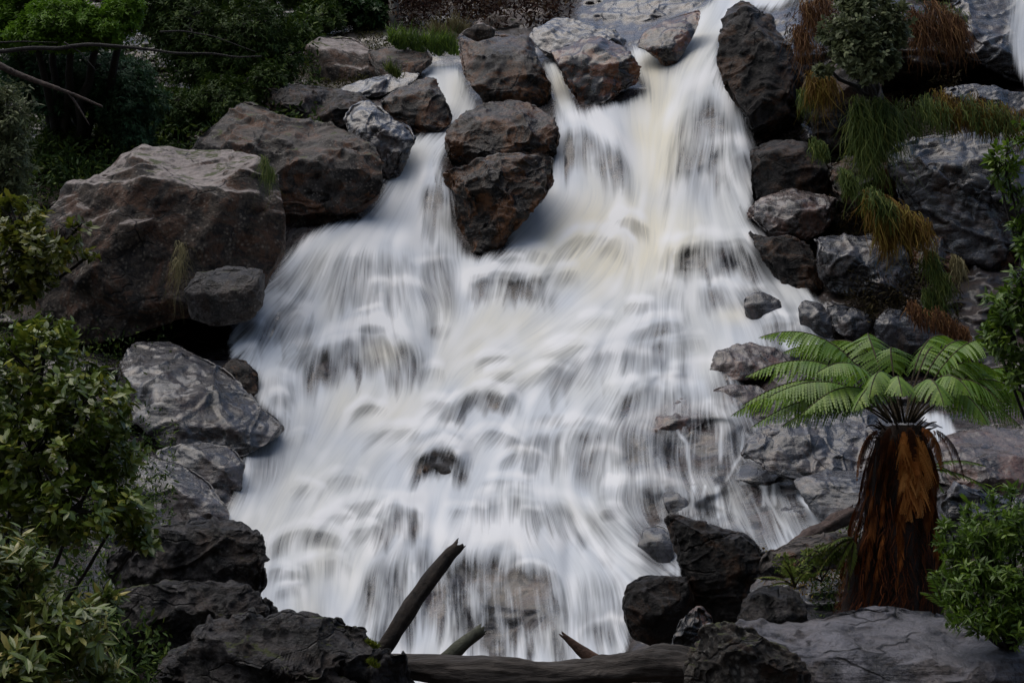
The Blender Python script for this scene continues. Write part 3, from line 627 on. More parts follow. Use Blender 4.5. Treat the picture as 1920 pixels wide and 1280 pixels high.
    v = lap(v, f, 1, 0.25)
    o = mesh_obj(name, v, f, RM[mat] if isinstance(mat, str) else mat)
    return tag(o, label, cat, group)

G_L = 'boulders on the left bank'; G_R = 'boulders on the right bank'; G_T = 'boulders at the top of the falls'
rock('huge boulder with pale flat top and mottled brown face, left of the falls', 'lichen', 17.3,
 [(95,398,-20),(140,358,-70),(195,330,-130),(255,292,-200),(285,284,-220),(345,290,-230),(430,292,-220),(497,303,-150),(514,350,-10),(527,420,0),(530,475,0),(505,520,5),(497,560,-5),(440,600,-40),(340,590,-20),(250,622,-30),(160,640,-40),(80,600,-30),(50,500,-40)],
 [(150,372,-10),(205,352,20),(275,337,45),(310,345,60),(355,352,65),(415,350,60),(455,328,40),(494,314,10),(425,430,70),(310,470,35),(240,430,30),(180,500,35),(350,560,30),(440,520,60),(260,560,25),(495,400,35)], thick=.7, group=G_L, rough=.42, fct=1.0, soft=0, tilt=.12)
rock('wedge of dark rock jutting from the foot of the huge pale-topped boulder', 'fg', 16.1,
 [(345,545,0),(372,512,-40),(420,500,-60),(470,503,-50),(500,512,-20),(500,560,0),(470,600,-15),(400,612,-20),(352,598,-10)], [(375,528,15),(440,530,25),(492,528,15),(440,570,20)], group=G_L, tilt=0)
rock('large cracked brown boulder sloping up behind the huge flat-topped one', 'lichen2', 20.3,
 [(345,290,0),(380,250,-40),(420,215,-70),(457,193,-90),(500,208,-100),(545,225,-110),(592,228,-110),(650,248,-70),(700,275,-30),(713,310,0),(706,370,0),(662,405,0),(615,418,0),(560,440,0),(500,440,0),(450,330,0)],
 [(480,262,20),(535,250,10),(548,300,55),(620,285,50),(682,310,30),(570,380,45),(645,365,50),(430,270,10),(510,330,30)], group=G_L, rough=.7, fct=1.3)
rock('long flat dark boulder with shiny grey top edge, against the forest', 'dark', 22.6,
 [(483,170,0),(500,156,-50),(560,160,-80),(625,168,-80),(690,185,-60),(705,205,0),(692,238,0),(640,246,0),(580,232,0),(540,218,0),(500,202,0)], [(498,172,18),(560,182,24),(640,192,24)], group=G_T)
rock('small shiny grey boulder wedged between the dark boulders by the left chute', 'wet', 21.6,
 [(646,225,0),(665,200,-40),(690,190,-50),(715,206,-30),(738,228,-20),(770,238,-20),(780,262,0),(765,300,0),(735,350,0),(712,340,0),(703,290,0),(672,262,0),(648,243,0)], [(690,214,25),(722,248,32),(742,285,30),(700,240,28)], group=G_L)
rock('squat dark brown boulder on the left of the upper left chute', 'brown', 22.4,
 [(716,190,0),(745,165,-40),(790,152,-50),(817,146,-40),(832,180,0),(850,220,0),(836,238,0),(800,256,0),(765,245,0),(735,228,0)], [(742,190,22),(790,176,26),(813,168,12),(800,215,28)], group=G_T)
rock('tall dark brown boulder with wet shiny top, standing mid-stream at the crest', 'brown', 23.3,
 [(860,65,-20),(882,56,-60),(915,62,-80),(960,66,-80),(1003,78,-60),(1012,100,-20),(1012,120,0),(1032,150,0),(1038,185,0),(1030,208,-10),(960,205,-20),(905,205,-20),(896,178,0),(872,142,0),(863,108,0)],
 [(898,88,20),(955,92,10),(993,108,18),(930,125,45),(985,148,40),(900,135,30),(950,175,25)], soft=3, group=G_T)
rock('small lichened stone perched on the tall mid-stream boulder', 'lichen', 26.6, [(862,62,0),(880,50,-8),(905,41,-12),(930,52,-6),(928,70,0),(895,80,0)], [(897,58,10)], tilt=0, name='stone', cat='stone')
rock('rust-topped grey boulder between the two narrow spouts at the crest', 'rust', 23.6,
 [(1034,102,-30),(1060,85,-60),(1100,78,-70),(1132,66,-60),(1168,90,-50),(1198,108,-10),(1202,132,0),(1192,158,0),(1160,172,0),(1130,203,0),(1090,208,0),(1072,170,0),(1052,130,0)],
 [(1068,116,20),(1112,98,5),(1105,142,40),(1150,132,34),(1165,110,15)], group=G_T)
rock('rounded boulder with thin water sliding over it, beside the top chute', 'rust', 24.6,
 [(1190,85,0),(1215,50,-20),(1250,37,-30),(1285,27,-30),(1315,18,-10),(1305,60,0),(1292,90,0),(1266,122,0),(1245,138,0),(1232,112,0),(1212,95,0)], [(1245,70,32),(1275,62,32),(1256,100,26)], soft=4, rough=.6, group=G_T)
rock('tall dark pointed boulder on the right of the top chute', 'dark', 23.0,
 [(1364,22,-20),(1392,8,-50),(1417,14,-30),(1450,40,0),(1472,80,0),(1505,130,0),(1530,185,-10),(1510,240,-10),(1462,265,-5),(1420,260,-5),(1395,218,0),(1360,165,0),(1344,112,0),(1354,60,0)],
 [(1403,42,32),(1400,100,42),(1442,110,40),(1430,185,45),(1385,145,25)], group=G_T)
rock('smooth arched grey boulder in the middle, under the tall mid-stream one', 'brown', 22.2,
 [(832,250,0),(868,216,-50),(910,196,-90),(955,189,-100),(1000,199,-80),(1035,215,-40),(1046,250,0),(1042,305,0),(1010,303,-15),(962,292,-15),(900,305,-15),(850,322,-10),(832,292,0)],
 [(895,228,0),(900,262,38),(975,245,30),(962,276,42),(1010,262,32),(858,272,22)], group=G_T)
rock('cracked brownish rock hump splitting the falls below the arched boulder', 'brown', 21.6,
 [(832,320,0),(880,308,-20),(950,292,-30),(1035,296,-20),(1042,340,0),(1005,385,0),(965,425,0),(935,485,0),(900,496,0),(872,478,0),(852,430,0),(842,370,0)],
 [(872,345,30),(950,335,44),(900,400,40),(952,390,30),(912,445,28),(1000,325,30),(925,355,20)], group=G_T, fct=1.4)
rock('pinkish pale-topped boulder at the right edge of the main falls', 'pink', 19.4,
 [(1395,395,0),(1430,370,-40),(1480,354,-60),(1520,361,-60),(1572,368,-30),(1577,395,0),(1548,432,0),(1510,452,0),(1470,457,0),(1440,437,0),(1412,412,0)], [(1450,402,28),(1500,388,20),(1540,400,20),(1482,432,30)], group=G_R)
rock('big angular slate block with fractured face, right of the falls', 'wet', 18.8,
 [(1530,440,-10),(1580,429,-40),(1640,429,-40),(1690,440,-30),(1714,490,0),(1722,540,0),(1702,578,0),(1650,578,0),(1600,570,0),(1560,556,0),(1534,520,0)], [(1560,478,24),(1620,470,30),(1640,492,34),(1685,512,28),(1640,552,22),(1572,530,20)], group=G_R, fct=1.5)
rock('dark wedge of slate under the angular block', 'wet', 18.2, [(1545,570,0),(1600,576,-15),(1645,598,0),(1640,645,0),(1590,640,0),(1558,612,0)], [(1600,605,18)], group=G_R)
rock('smooth grey slab leaning over a black gap above the tree fern', 'wet', 17.8, [(1642,600,0),(1655,575,-20),(1700,584,-30),(1752,608,-20),(1800,645,0),(1775,668,0),(1700,668,0),(1650,656,0),(1638,622,0)], [(1672,612,16),(1722,630,22)], group=G_R, rough=.6)
rock('dark overhanging block with brown top, right of the long veil of water', 'dark', 20.6,
 [(1408,280,-20),(1450,262,-60),(1510,268,-60),(1542,298,-20),(1565,340,0),(1565,375,-10),(1500,384,-20),(1440,384,-20),(1410,378,-10),(1407,320,0)], [(1430,288,24),(1490,292,28),(1500,340,24)], group=G_R)
rock('blue-grey wet slab beside the side fall in the upper right corner', 'wet', 23.4,
 [(1765,30,-60),(1815,-5,-90),(1980,-40,-100),(2000,150,0),(1925,158,0),(1890,150,5),(1850,124,5),(1800,108,0),(1762,90,-10)], [(1820,60,-10),(1880,100,15),(1920,60,-15)], group=G_R, fct=.8)
rock('narrow grey ledge rock below the upper right wet slab', 'wet', 22.4, [(1768,170,-20),(1820,158,-40),(1880,170,-40),(1970,175,-30),(1970,245,0),(1900,226,0),(1840,210,0),(1780,196,0)], [(1850,190,14)], group=G_R)
rock('great sloping slate slab with dark overhung underside, far right', 'wet', 19.8,
 [(1664,290,-60),(1740,248,-110),(1830,243,-120),(1980,250,-100),(1990,520,0),(1915,440,20),(1860,520,-60),(1790,500,-60),(1720,440,-50),(1690,370,-20)],
 [(1720,310,0),(1775,320,20),(1850,350,25),(1900,400,25),(1900,300,-40),(1810,380,10)], group=G_R, fct=.8)
rock('brown layered rock under the great slate slab', 'brown', 20.0, [(1790,450,-20),(1860,430,-30),(1915,450,-10),(1930,520,0),(1900,600,0),(1830,590,0),(1795,530,0)], [(1850,500,20),(1880,560,15)], group=G_R, fct=1.8)
rock('black recess wall in the middle of the right cliff, behind the orange-brown grass tassel', 'dark', 22.2, [(1500,150,-10),(1560,120,-30),(1640,140,-20),(1665,220,0),(1640,290,0),(1560,300,0),(1510,240,0)], [(1550,190,20),(1610,220,24)], group=G_R, rough=1.3, fct=1.5)
rock('dark brown cliff rock behind the long green beard of grass', 'brown', 21.0, [(1555,300,-10),(1620,285,-20),(1690,300,-10),(1700,370,0),(1650,420,0),(1590,400,0),(1560,350,0)], [(1620,340,24)], group=G_R, rough=1.3, fct=1.5)
rock('dark wet rock face between the white water and the angular slate block', 'dark', 19.9, [(1400,430,-20),(1450,450,-20),(1520,450,-20),(1545,500,0),(1560,570,0),(1510,585,0),(1470,545,0),(1430,490,0)], [(1480,490,16),(1520,530,20)], group=G_R, rough=1.3, fct=1.5)
rock('dark rust-stained cliff rock right of the angular slate block', 'rust', 19.7, [(1708,430,-20),(1770,420,-30),(1830,470,-10),(1850,560,0),(1840,650,0),(1780,660,0),(1730,590,0),(1712,520,0)], [(1770,490,14),(1790,570,22)], group=G_R, rough=1.4, fct=1.6)
rock('wide blue-grey wet slab above the crest, right of centre', 'wet', 30.5, [(1120,30,-60),(1200,-30,-120),(1330,-40,-120),(1400,-20,-60),(1330,40,0),(1240,70,10),(1160,75,0)], [(1230,10,-20),(1300,10,-20),(1210,45,10)], name='rock_slab', cat='rock slab', rough=.7)
rock('blue-grey wet rock behind the rust-topped boulder at the crest', 'wet', 28.0, [(990,70,-30),(1040,40,-60),(1120,45,-60),(1170,70,-20),(1200,100,0),(1120,115,0),(1030,110,0)], [(1060,75,10),(1130,80,12)], group=G_T, rough=.8)
rock('lichened outcrop at the left end of the slope above the dark flat boulder', 'lichen', 29.0, [(565,95,-20),(600,70,-50),(660,72,-60),(700,100,-40),(720,150,-10),(660,165,0),(590,150,0)], [(620,110,10),(670,125,14)], group=G_T, rough=1.2, name='rock_outcrop', cat='rock outcrop')
rock('grey weathered outcrop just below the bright green grass ledge', 'lichen2', 28.6, [(690,95,-30),(750,88,-60),(800,98,-50),(815,112,-20),(790,132,0),(760,165,0),(710,150,0)], [(750,120,10),(800,122,12)], group=G_T, rough=1.0, name='rock_outcrop', cat='rock outcrop')
rock('long grey ledge on the bank beside the upper left chute', 'wet', 25.6, [(620,170,-20),(680,150,-50),(740,138,-50),(785,138,-20),(775,160,0),(720,180,0),(650,190,0)], [(700,165,10)], group=G_T, rough=.9, name='rock_outcrop', cat='rock outcrop')
rock('reddish lichened ledge at the very top, beside the scrub', 'lichen', 32.5, [(890,45,-20),(940,20,-50),(1010,15,-60),(1060,35,-30),(1050,70,0),(980,80,0),(910,72,0)], [(960,50,10),(1010,55,10)], group=G_T, rough=1.2, name='rock_outcrop', cat='rock outcrop')
# left, lower
rock('broad wet slate slab sloping into the falls, above the left bush', 'wet', 15.6,
 [(205,660,-60),(260,645,-100),(320,643,-110),(362,664,-80),(410,690,-50),(452,722,-30),(490,765,-5),(532,802,0),(520,820,0),(450,852,-5),(380,850,0),(300,835,0),(245,790,0),(215,720,-20)],
 [(290,690,-30),(345,725,0),(405,742,10),(330,768,25),(430,790,24),(300,740,10),(350,808,24),(470,795,15)], group=G_L, fct=.55, rough=.6, tilt=.5)
rock('small brown-topped rock at the water edge, left', 'brown', 16.0, [(412,690,0),(432,672,-15),(462,676,-15),(482,696,0),(488,735,0),(470,750,0),(440,725,0)], [(455,702,14)], group=G_L)
rock('dark rounded rock half in the spray, left bank', 'wet', 14.8, [(282,850,-10),(325,838,-20),(380,828,-30),(432,840,-20),(456,870,0),(452,912,0),(432,955,0),(398,940,0),(350,890,0),(300,872,0)], [(380,850,14),(420,880,26),(400,905,20)], group=G_L, fct=.5, rough=.6)
rock('smooth blue-grey rock above the dark foreground rock, left', 'wet', 13.9, [(235,880,-20),(290,860,-50),(340,872,-50),(388,905,-30),(428,960,0),(425,1000,0),(330,1010,0),(240,1000,0)], [(280,900,10),(340,920,20),(370,960,22)], group=G_L, rough=.5, fct=.4)
rock('black foreground rock with a blunt nose against the white water', 'fg', 9.7,
 [(185,1060,-20),(240,1010,-40),(300,992,-50),(350,984,-50),(430,978,-40),(472,990,-20),(490,1012,0),(495,1060,0),(498,1100,0),(482,1124,0),(430,1130,-20),(300,1130,-20),(190,1120,-10)],
 [(330,1010,10),(430,1000,20),(470,1020,20),(440,1070,25),(340,1060,-10),(280,1040,15)], group=G_L, rough=1.2)
rock('dark speckled rock shelf below the blunt-nosed foreground rock', 'fg', 9.2,
 [(180,1130,-20),(260,1100,-30),(350,1092,-40),(430,1092,-40),(482,1112,-20),(520,1130,0),(522,1152,0),(500,1178,0),(440,1190,0),(380,1215,0),(300,1250,0),(180,1240,0)], [(300,1130,10),(400,1125,20),(480,1140,20),(350,1180,15)], group=G_L, rough=1.2)
rock('thin pale-edged slab poking up behind the bottom left boulder', 'mossy', 9.4, [(498,1170,0),(525,1150,-10),(560,1155,-10),(605,1178,0),(600,1200,0),(500,1200,0)], [(550,1172,8)], group=G_L)
rock('wide wrinkled grey boulder at the bottom left of the picture', 'fg', 8.0,
 [(290,1265,-20),(335,1212,-70),(395,1187,-110),(470,1170,-120),(540,1165,-120),(605,1172,-110),(668,1192,-90),(705,1225,-60),(762,1248,-20),(778,1300,0),(720,1430,0),(300,1430,0)],
 [(400,1225,0),(500,1215,5),(600,1220,5),(680,1245,10),(500,1290,50),(620,1310,50),(380,1310,40),(740,1275,15)], group=G_L, rough=1.3, fct=1.3)
# right foreground
rock('great pale slab with thin cracks and moss flecks, bottom right corner', 'grey', 7.7,
 [(1300,1230,-40),(1345,1176,-110),(1400,1172,-150),(1500,1176,-190),(1560,1152,-210),(1640,1140,-230),(1750,1148,-230),(1830,1172,-210),(1900,1200,-150),(1980,1230,-60),(2000,1430,0),(1300,1430,0)],
 [(1450,1215,-20),(1520,1240,40),(1620,1200,-60),(1650,1250,40),(1750,1210,-60),(1780,1265,40),(1880,1250,20),(1600,1330,80),(1780,1340,80)], group=G_R, rough=.5, fct=.8, thick=.6)
rock('moss-capped lichened rock at the left end of the great pale slab', 'mossy', 7.3,
 [(1282,1260,-10),(1300,1210,-40),(1322,1176,-60),(1345,1168,-70),(1400,1185,-60),(1452,1202,-50),(1500,1225,-30),(1520,1262,0),(1530,1430,0),(1268,1430,0)], [(1345,1205,10),(1420,1225,15),(1480,1250,15),(1400,1320,40)], group=G_R, rough=1.3)
rock('round dark boulder by the log end, at the foot of the falls', 'dark', 9.7,
 [(1165,1140,0),(1175,1098,-10),(1212,1076,-25),(1250,1080,-20),(1290,1080,-20),(1305,1150,0),(1285,1205,0),(1225,1212,0),(1185,1195,0)], [(1215,1110,25),(1240,1150,34),(1270,1120,25)], group=G_R, rough=.6, soft=4)
rock('black pointed boulder between the falls and the tree fern', 'dark', 9.9,
 [(1246,972,-10),(1280,964,-30),(1330,985,-40),(1395,1000,-40),(1425,1030,-10),(1420,1062,0),(1402,1110,0),(1375,1175,0),(1320,1190,0),(1288,1120,0),(1268,1060,0),(1260,1010,0)], [(1290,985,15),(1340,1010,20),(1395,1020,15),(1330,1080,40),(1370,1110,25)], group=G_R, rough=.8)
rock('rusty-brown stump-like rock between the round boulder and the mossy rock', 'rust', 8.5, [(1262,1200,0),(1280,1160,-15),(1310,1135,-20),(1335,1160,-10),(1330,1200,0),(1300,1260,0),(1262,1260,0)], [(1300,1180,18)], group=G_R, rough=1.4)
rock('low purplish rock under the small ferns', 'fg', 8.9, [(1376,1172,0),(1395,1120,-30),(1430,1098,-50),(1475,1098,-50),(1510,1120,-20),(1515,1175,0),(1440,1190,0)], [(1420,1130,20),(1470,1140,24)], group=G_R)
rock('flat grey rock left of the tree fern foot', 'lichen2', 10.8, [(1405,1062,0),(1450,1030,-30),(1500,1008,-50),(1560,998,-60),(1610,1000,-40),(1610,1060,0),(1520,1078,0),(1430,1085,0)], [(1470,1045,16),(1540,1030,18)], group=G_R)
rock('gleaming rippled slab sloping down behind the top of the tree fern trunk', 'wet', 13.9,
 [(1380,835,-20),(1430,795,-80),(1510,768,-140),(1640,762,-150),(1760,800,-80),(1790,870,0),(1700,905,0),(1600,905,0),(1520,912,0),(1440,885,0)], [(1480,825,-30),(1600,812,-40),(1560,865,5),(1680,855,5)], group=G_R, rough=.6, fct=.7, thick=.5)
rock('smooth dark slab face below the gleaming rippled slab, left of the tree fern trunk', 'wet', 13.3,
 [(1490,905,-30),(1560,884,-50),(1640,886,-50),(1720,900,-30),(1720,1000,0),(1600,1010,0),(1550,995,0),(1515,950,0)], [(1560,905,14),(1640,905,18),(1600,960,20)], group=G_R, rough=.5, fct=.5, thick=.5)
rock('continuous dark brown cliff face behind the grasses of the right bank', 'brown', 21.4,
 [(1495,70,-60),(1600,20,-60),(1760,90,-60),(1980,140,-40),(2000,720,0),(1850,700,10),(1700,650,0),(1570,570,0),(1490,430,0),(1470,300,0),(1485,180,-20)],
 [(1560,180,0),(1640,150,-10),(1700,260,20),(1600,300,30),(1580,420,30),(1700,430,50),(1820,420,20),(1760,560,40),(1880,600,30),(1850,250,-10)], name='rocky_cliff', cat='cliff', rough=1.0, fct=2.0, tilt=.85)
rock('pale pinkish slab right of the tree fern crown', 'pink', 12.6, [(1740,850,-40),(1780,815,-90),(1850,800,-110),(1980,810,-100),(1980,930,0),(1880,935,0),(1800,920,0),(1750,900,0)], [(1810,860,0),(1900,870,5),(1850,900,20)], group=G_R, rough=.6)
rock('dark creviced rock right of the tree fern trunk', 'wet', 11.8, [(1745,935,-10),(1800,915,-40),(1880,930,-50),(1980,935,-40),(1990,1090,0),(1880,1080,0),(1760,1060,0)], [(1800,960,16),(1880,970,20),(1850,1020,20)], group=G_R, fct=1.6)
# in the stream
G_S = 'rocks standing in the falling water'
rock('flat pinkish rock at the right edge of the mid falls, above the fern fronds', 'pink', 17.2, [(1318,690,0),(1345,660,-40),(1400,645,-60),(1460,652,-50),(1485,680,-10),(1460,705,0),(1400,718,0),(1345,712,0)], [(1380,672,-5),(1430,690,16)], group=G_S)
rock('low dark ledge rock behind the left fern frond tips', 'pink', 16.6, [(1320,740,0),(1360,722,-30),(1420,722,-30),(1450,745,0),(1430,775,0),(1360,775,0)], [(1380,745,14)], group=G_S)
rock('small dark hump in white water near the right block', 'wet', 18.4, [(1388,580,0),(1400,552,-15),(1430,548,-25),(1465,565,-10),(1475,592,0),(1440,608,0),(1400,602,0)], [(1430,575,18)], group=G_S)
rock('square wet block with water beading down, against the right bank', 'wet', 18.3, [(1494,572,0),(1510,563,-15),(1548,570,-15),(1562,600,0),(1565,632,0),(1530,640,0),(1500,615,0)], [(1520,580,10),(1545,600,14)], group=G_S)
rock('grey rock with water parting round it, above the pointed black boulder', 'wet', 13.6, [(1190,1030,0),(1205,995,-20),(1235,985,-25),(1262,1000,0),(1268,1060,0),(1225,1068,0)], [(1228,1020,18)], group=G_S)
rock('dark blue-grey rock between two thin trickles on the right', 'wet', 13.9, [(1455,985,0),(1465,955,-20),(1500,945,-30),(1535,965,-10),(1545,1000,0),(1500,1018,0)], [(1500,975,16)], group=G_S)

rock('blunt dark rock breaking the white water in the lower middle of the falls', 'dark', 17.0, [(785,880,0),(800,850,-15),(832,838,-20),(862,850,-10),(868,880,0),(840,896,0),(800,900,0)], [(828,868,12)], group=G_S, tilt=.8, rough=.7, wet=.04)
rock('pinkish wet ledge rock at the head of the thin trickles, right of the main falls', 'pink', 17.2, [(1195,800,0),(1225,765,-30),(1280,748,-40),(1325,752,-30),(1330,785,0),(1290,812,0),(1230,818,0)], [(1265,778,10)], group=G_S, tilt=.8, rough=.7, fct=.8, wet=.14)
rock('dark wet rock between the thin trickles, above the grey parted rock', 'wet', 15.6, [(1240,935,0),(1255,905,-15),(1282,900,-20),(1295,925,0),(1290,965,0),(1255,970,0)], [(1270,930,12)], group=G_S, tilt=.7, rough=.7, wet=.14)
rock('flat wet rock the trickles run round, left of the gleaming rippled slab', 'wet', 15.2, [(1375,900,0),(1385,870,-20),(1425,862,-25),(1462,875,-10),(1470,900,0),(1440,918,0),(1395,920,0)], [(1420,888,10)], group=G_S, tilt=.8, rough=.6, wet=.14)
# ---------------------------------------------------------------- plants
rng = np.random.default_rng(11)
def unit(a): return a / (np.linalg.norm(a, axis=-1, keepdims=True) + 1e-9)
def leaves(pos, dr, nr, L, W, cup=0.15, droop=0.1):
    """a leaf: two folded halves with a waist, bent along its length"""
    dr = unit(dr); nr = unit(nr - (nr * dr).sum(1, keepdims=True) * dr); sd = np.cross(dr, nr)
    L = np.asarray(L)[:, None] * np.ones((len(pos), 1)); W = np.asarray(W)[:, None] * np.ones((len(pos), 1))
    b = pos; m = pos + dr * L * .5 - nr * L * cup * .5; t = pos + dr * L - nr * L * droop
    l1 = pos + dr * L * .28 + sd * W * .42; r1 = pos + dr * L * .28 - sd * W * .42
    l2 = pos + dr * L * .65 + sd * W * .44 - nr * L * droop * .4; r2 = pos + dr * L * .65 - sd * W * .44 - nr * L * droop * .4
    v = np.stack([b, m, t, l1, r1, l2, r2], 1).reshape(-1, 3)
    q = np.array([[0, 1, 3, 3], [0, 4, 1, 1], [3, 1, 5, 5], [4, 6, 1, 1], [5, 1, 2, 2], [6, 2, 1, 1]])[:, :3]
    f = (np.arange(len(pos)) * 7)[:, None, None] + q[None]
    return v, f.reshape(-1, 3), 7
def tube(pts, rad, seg=6, jit=0.0, seed=0):
    pts = np.asarray(pts, float); n = len(pts); rad = np.broadcast_to(rad, (n,))
    t = np.gradient(pts, axis=0); t = unit(t); up = np.array([0.13, 0.3, 0.95]); s_ = unit(np.cross(t, up)); u_ = np.cross(s_, t)
    a = np.linspace(0, 2 * np.pi, seg, endpoint=False)
    rr = np.ones((n, seg)) * rad[:, None]
    if jit: rr *= 1 + jit * np.random.default_rng(seed).standard_normal((n, seg))
    v = pts[:, None] + rr[..., None] * (np.cos(a)[None, :, None] * s_[:, None] + np.sin(a)[None, :, None] * u_[:, None])
    v = v.reshape(-1, 3); i = np.arange(n - 1)[:, None] * seg; k = np.arange(seg)[None]; k2 = (k + 1) % seg
    f = np.stack([i + k, i + k2, i + seg + k2, i + seg + k], -1).reshape(-1, 4)
    v = np.concatenate([v, pts[:1], pts[-1:]]); b = n * seg
    caps = [[b, (j + 1) % seg, j, j] for j in range(seg)] + [[b + 1, (n - 1) * seg + j, (n - 1) * seg + (j + 1) % seg, (n - 1) * seg + (j + 1) % seg] for j in range(seg)]
    tri = np.concatenate([f[:, [0, 1, 2]], f[:, [0, 2, 3]], np.array(caps)[:, :3]])
    return v, tri
def join(parts):
    vs, fs, o = [], [], 0
    for v, f in parts: vs.append(v); fs.append(f + o); o += len(v)
    return np.concatenate(vs), np.concatenate(fs)
def wander(a, b, n, amp, seed):
    r = np.random.default_rng(seed); t = np.linspace(0, 1, n)[:, None]; p = a * (1 - t) + b * t
    w_ = np.cumsum(r.standard_normal((n, 3)), 0); w_ -= t * w_[-1] + (1 - t) * w_[0]
    return p + w_ * amp
def shrub(name, label, cat, blobs, n_ros, per, L, W, mat, spread=0.9, up=0.4, group=None, base=None, stem=0.012, twigs=60, seed=1, shell=0.55, jitter=0.35, trunk_part='stems', crown_part='foliage', stem_mat=None, flat=0.0):
    """a crown of leaf rosettes on twigs. blobs: (x, y, rx, ry, depth, half-depth px)"""
    r = np.random.default_rng(seed); B_ = np.array(blobs, float)
    vol = B_[:, 2] * B_[:, 3]; pick = r.choice(len(B_), n_ros, p=vol / vol.sum()); b = B_[pick]
    d = unit(r.standard_normal((n_ros, 3))); rad = (shell + (1 - shell) * r.random(n_ros) ** .6)
    lump = 1 + 0.30 * noise(d * 2.3 + pick[:, None] * 3.7, seed)
    d_ = d * (rad * lump)[:, None]
    c = P(b[:, 0] + d_[:, 0] * b[:, 2], b[:, 1] + d_[:, 2] * -b[:, 3], b[:, 4] + d_[:, 1] * b[:, 5] * b[:, 4] / FPX)
    out = d * np.array([1, 1, 1]) + np.array([0, 0, up]); out = unit(out + jitter * r.standard_normal(out.shape))
    P_ = np.repeat(c, per, 0); O_ = np.repeat(out, per, 0); n = len(P_)
    rnd = unit(r.standard_normal((n, 3))); perp = unit(rnd - (rnd * O_).sum(1, keepdims=True) * O_)
    dirs = unit(O_ * (1 - spread * .55) + perp * spread + np.array([0, 0, -flat]))
    Ls = L * r.uniform(.55, 1.15, n); Ws = W * r.uniform(.7, 1.15, n)
    P_ = P_ - O_ * (r.random(n) * L * 1.1)[:, None]
    nr = unit(O_ + 0.35 * r.standard_normal((n, 3)) + np.array([0, 0, .5]))
    v, f, k = leaves(P_, dirs, nr, Ls, Ws, 0.12, 0.18)
    rv = np.clip(np.repeat(0.5 * np.repeat(r.random(n_ros), per) + 0.5 * r.random(n), k), 0, 1)
    bp = P(*[np.array([q_]) for q_ in base])[0] if base is not None else P(np.array([B_[0, 0]]), np.array([B_[:, 1].max() + B_[:, 3].max() * .8]), np.array([B_[0, 4]]))[0]
    e = tag(empty(name, bp), label, cat, group)
    mesh_obj(crown_part, v, f, mat, e, {'rnd': rv}, False)
    parts = []
    cen = P(B_[:, 0], B_[:, 1], B_[:, 4])
    for i in range(len(B_)):
        parts.append(tube(wander(bp, cen[i], 9, stem * 1.2, seed + i), np.linspace(stem * 2, stem, 9), 6))
    for i in r.choice(n_ros, min(twigs, n_ros), replace=False):
        parts.append(tube(wander(cen[pick[i]], c[i] + out[i] * L * .2, 6, stem * .8, seed + i), np.linspace(stem * .7, stem * .25, 6), 4))
    v, f = join(parts); mesh_obj(trunk_part, v, f, stem_mat or M_TWIG, e)
    return e
LM = {
 'bush':  leaf_mat('glossy_dark_green_leaf', (0.046, 0.077, 0.012), (0.130, 0.186, 0.024), (0.419, 0.414, 0.068), 0.30, 0.2),
 'bush2': leaf_mat('lanceolate_green_leaf', (0.051, 0.084, 0.017), (0.140, 0.186, 0.039), (0.556, 0.461, 0.152), 0.30, 0.2),
 'yell':  leaf_mat('yellow_green_leaf', (0.054, 0.074, 0.009), (0.135, 0.163, 0.020), (0.360, 0.312, 0.045), 0.35, 0.3),
 'bright': leaf_mat('bright_green_leaf', (0.033, 0.065, 0.008), (0.098, 0.181, 0.018), (0.240, 0.348, 0.040), 0.4, 0.35),
 'limey': leaf_mat('lime_green_foliage', (0.045, 0.100, 0.010), (0.121, 0.228, 0.022), (0.211, 0.365, 0.040), 0.5, 0.35),
 'forest': leaf_mat('dark_forest_foliage', (0.018, 0.035, 0.008), (0.046, 0.085, 0.016), (0.132, 0.177, 0.030), 0.6, 0.2),
 'blueg': leaf_mat('bluish_dark_foliage', (0.017, 0.038, 0.019), (0.044, 0.099, 0.046), (0.093, 0.174, 0.077), 0.6, 0.2),
 'greyg': leaf_mat('grey_green_foliage', (0.053, 0.069, 0.034), (0.146, 0.172, 0.086), (0.290, 0.317, 0.163), 0.5, 0.25),
 'scrub': leaf_mat('reddish_brown_scrub', (0.016, 0.008, 0.006), (0.055, 0.025, 0.018), (0.11, 0.07, 0.035), 0.7, 0.2),
 'fern':  leaf_mat('fern_green_frond', (0.062, 0.137, 0.012), (0.142, 0.258, 0.025), (0.247, 0.362, 0.039), 0.42, 0.35),
 'fern_y': leaf_mat('fern_yellow_frond', (0.065, 0.111, 0.020), (0.156, 0.208, 0.040), (0.286, 0.286, 0.070), 0.5, 0.35),
 'rust':  leaf_mat('dead_rusty_frond', (0.060, 0.018, 0.004), (0.360, 0.116, 0.026), (0.660, 0.297, 0.088), 0.75, 0.15),
 'rustd': leaf_mat('dark_rusty_fibre', (0.009, 0.003, 0.002), (0.068, 0.019, 0.006), (0.195, 0.058, 0.018), 0.8, 0.1),
 'g_green': leaf_mat('green_hanging_grass', (0.032, 0.058, 0.012), (0.087, 0.128, 0.026), (0.185, 0.203, 0.046), 0.6, 0.3),
 'g_red': leaf_mat('rusty_hanging_grass', (0.049, 0.020, 0.008), (0.137, 0.060, 0.023), (0.234, 0.128, 0.048), 0.7, 0.25),
 'g_orange': leaf_mat('orange_grass', (0.073, 0.038, 0.006), (0.187, 0.109, 0.019), (0.250, 0.208, 0.038), 0.7, 0.25),
 'g_straw': leaf_mat('straw_grass', (0.09, 0.075, 0.03), (0.19, 0.165, 0.08), (0.30, 0.27, 0.15), 0.7, 0.25),
 'moss': leaf_mat('bright_moss', (0.04, 0.06, 0.008), (0.11, 0.14, 0.015), (0.22, 0.24, 0.03), 0.9, 0.2),
}
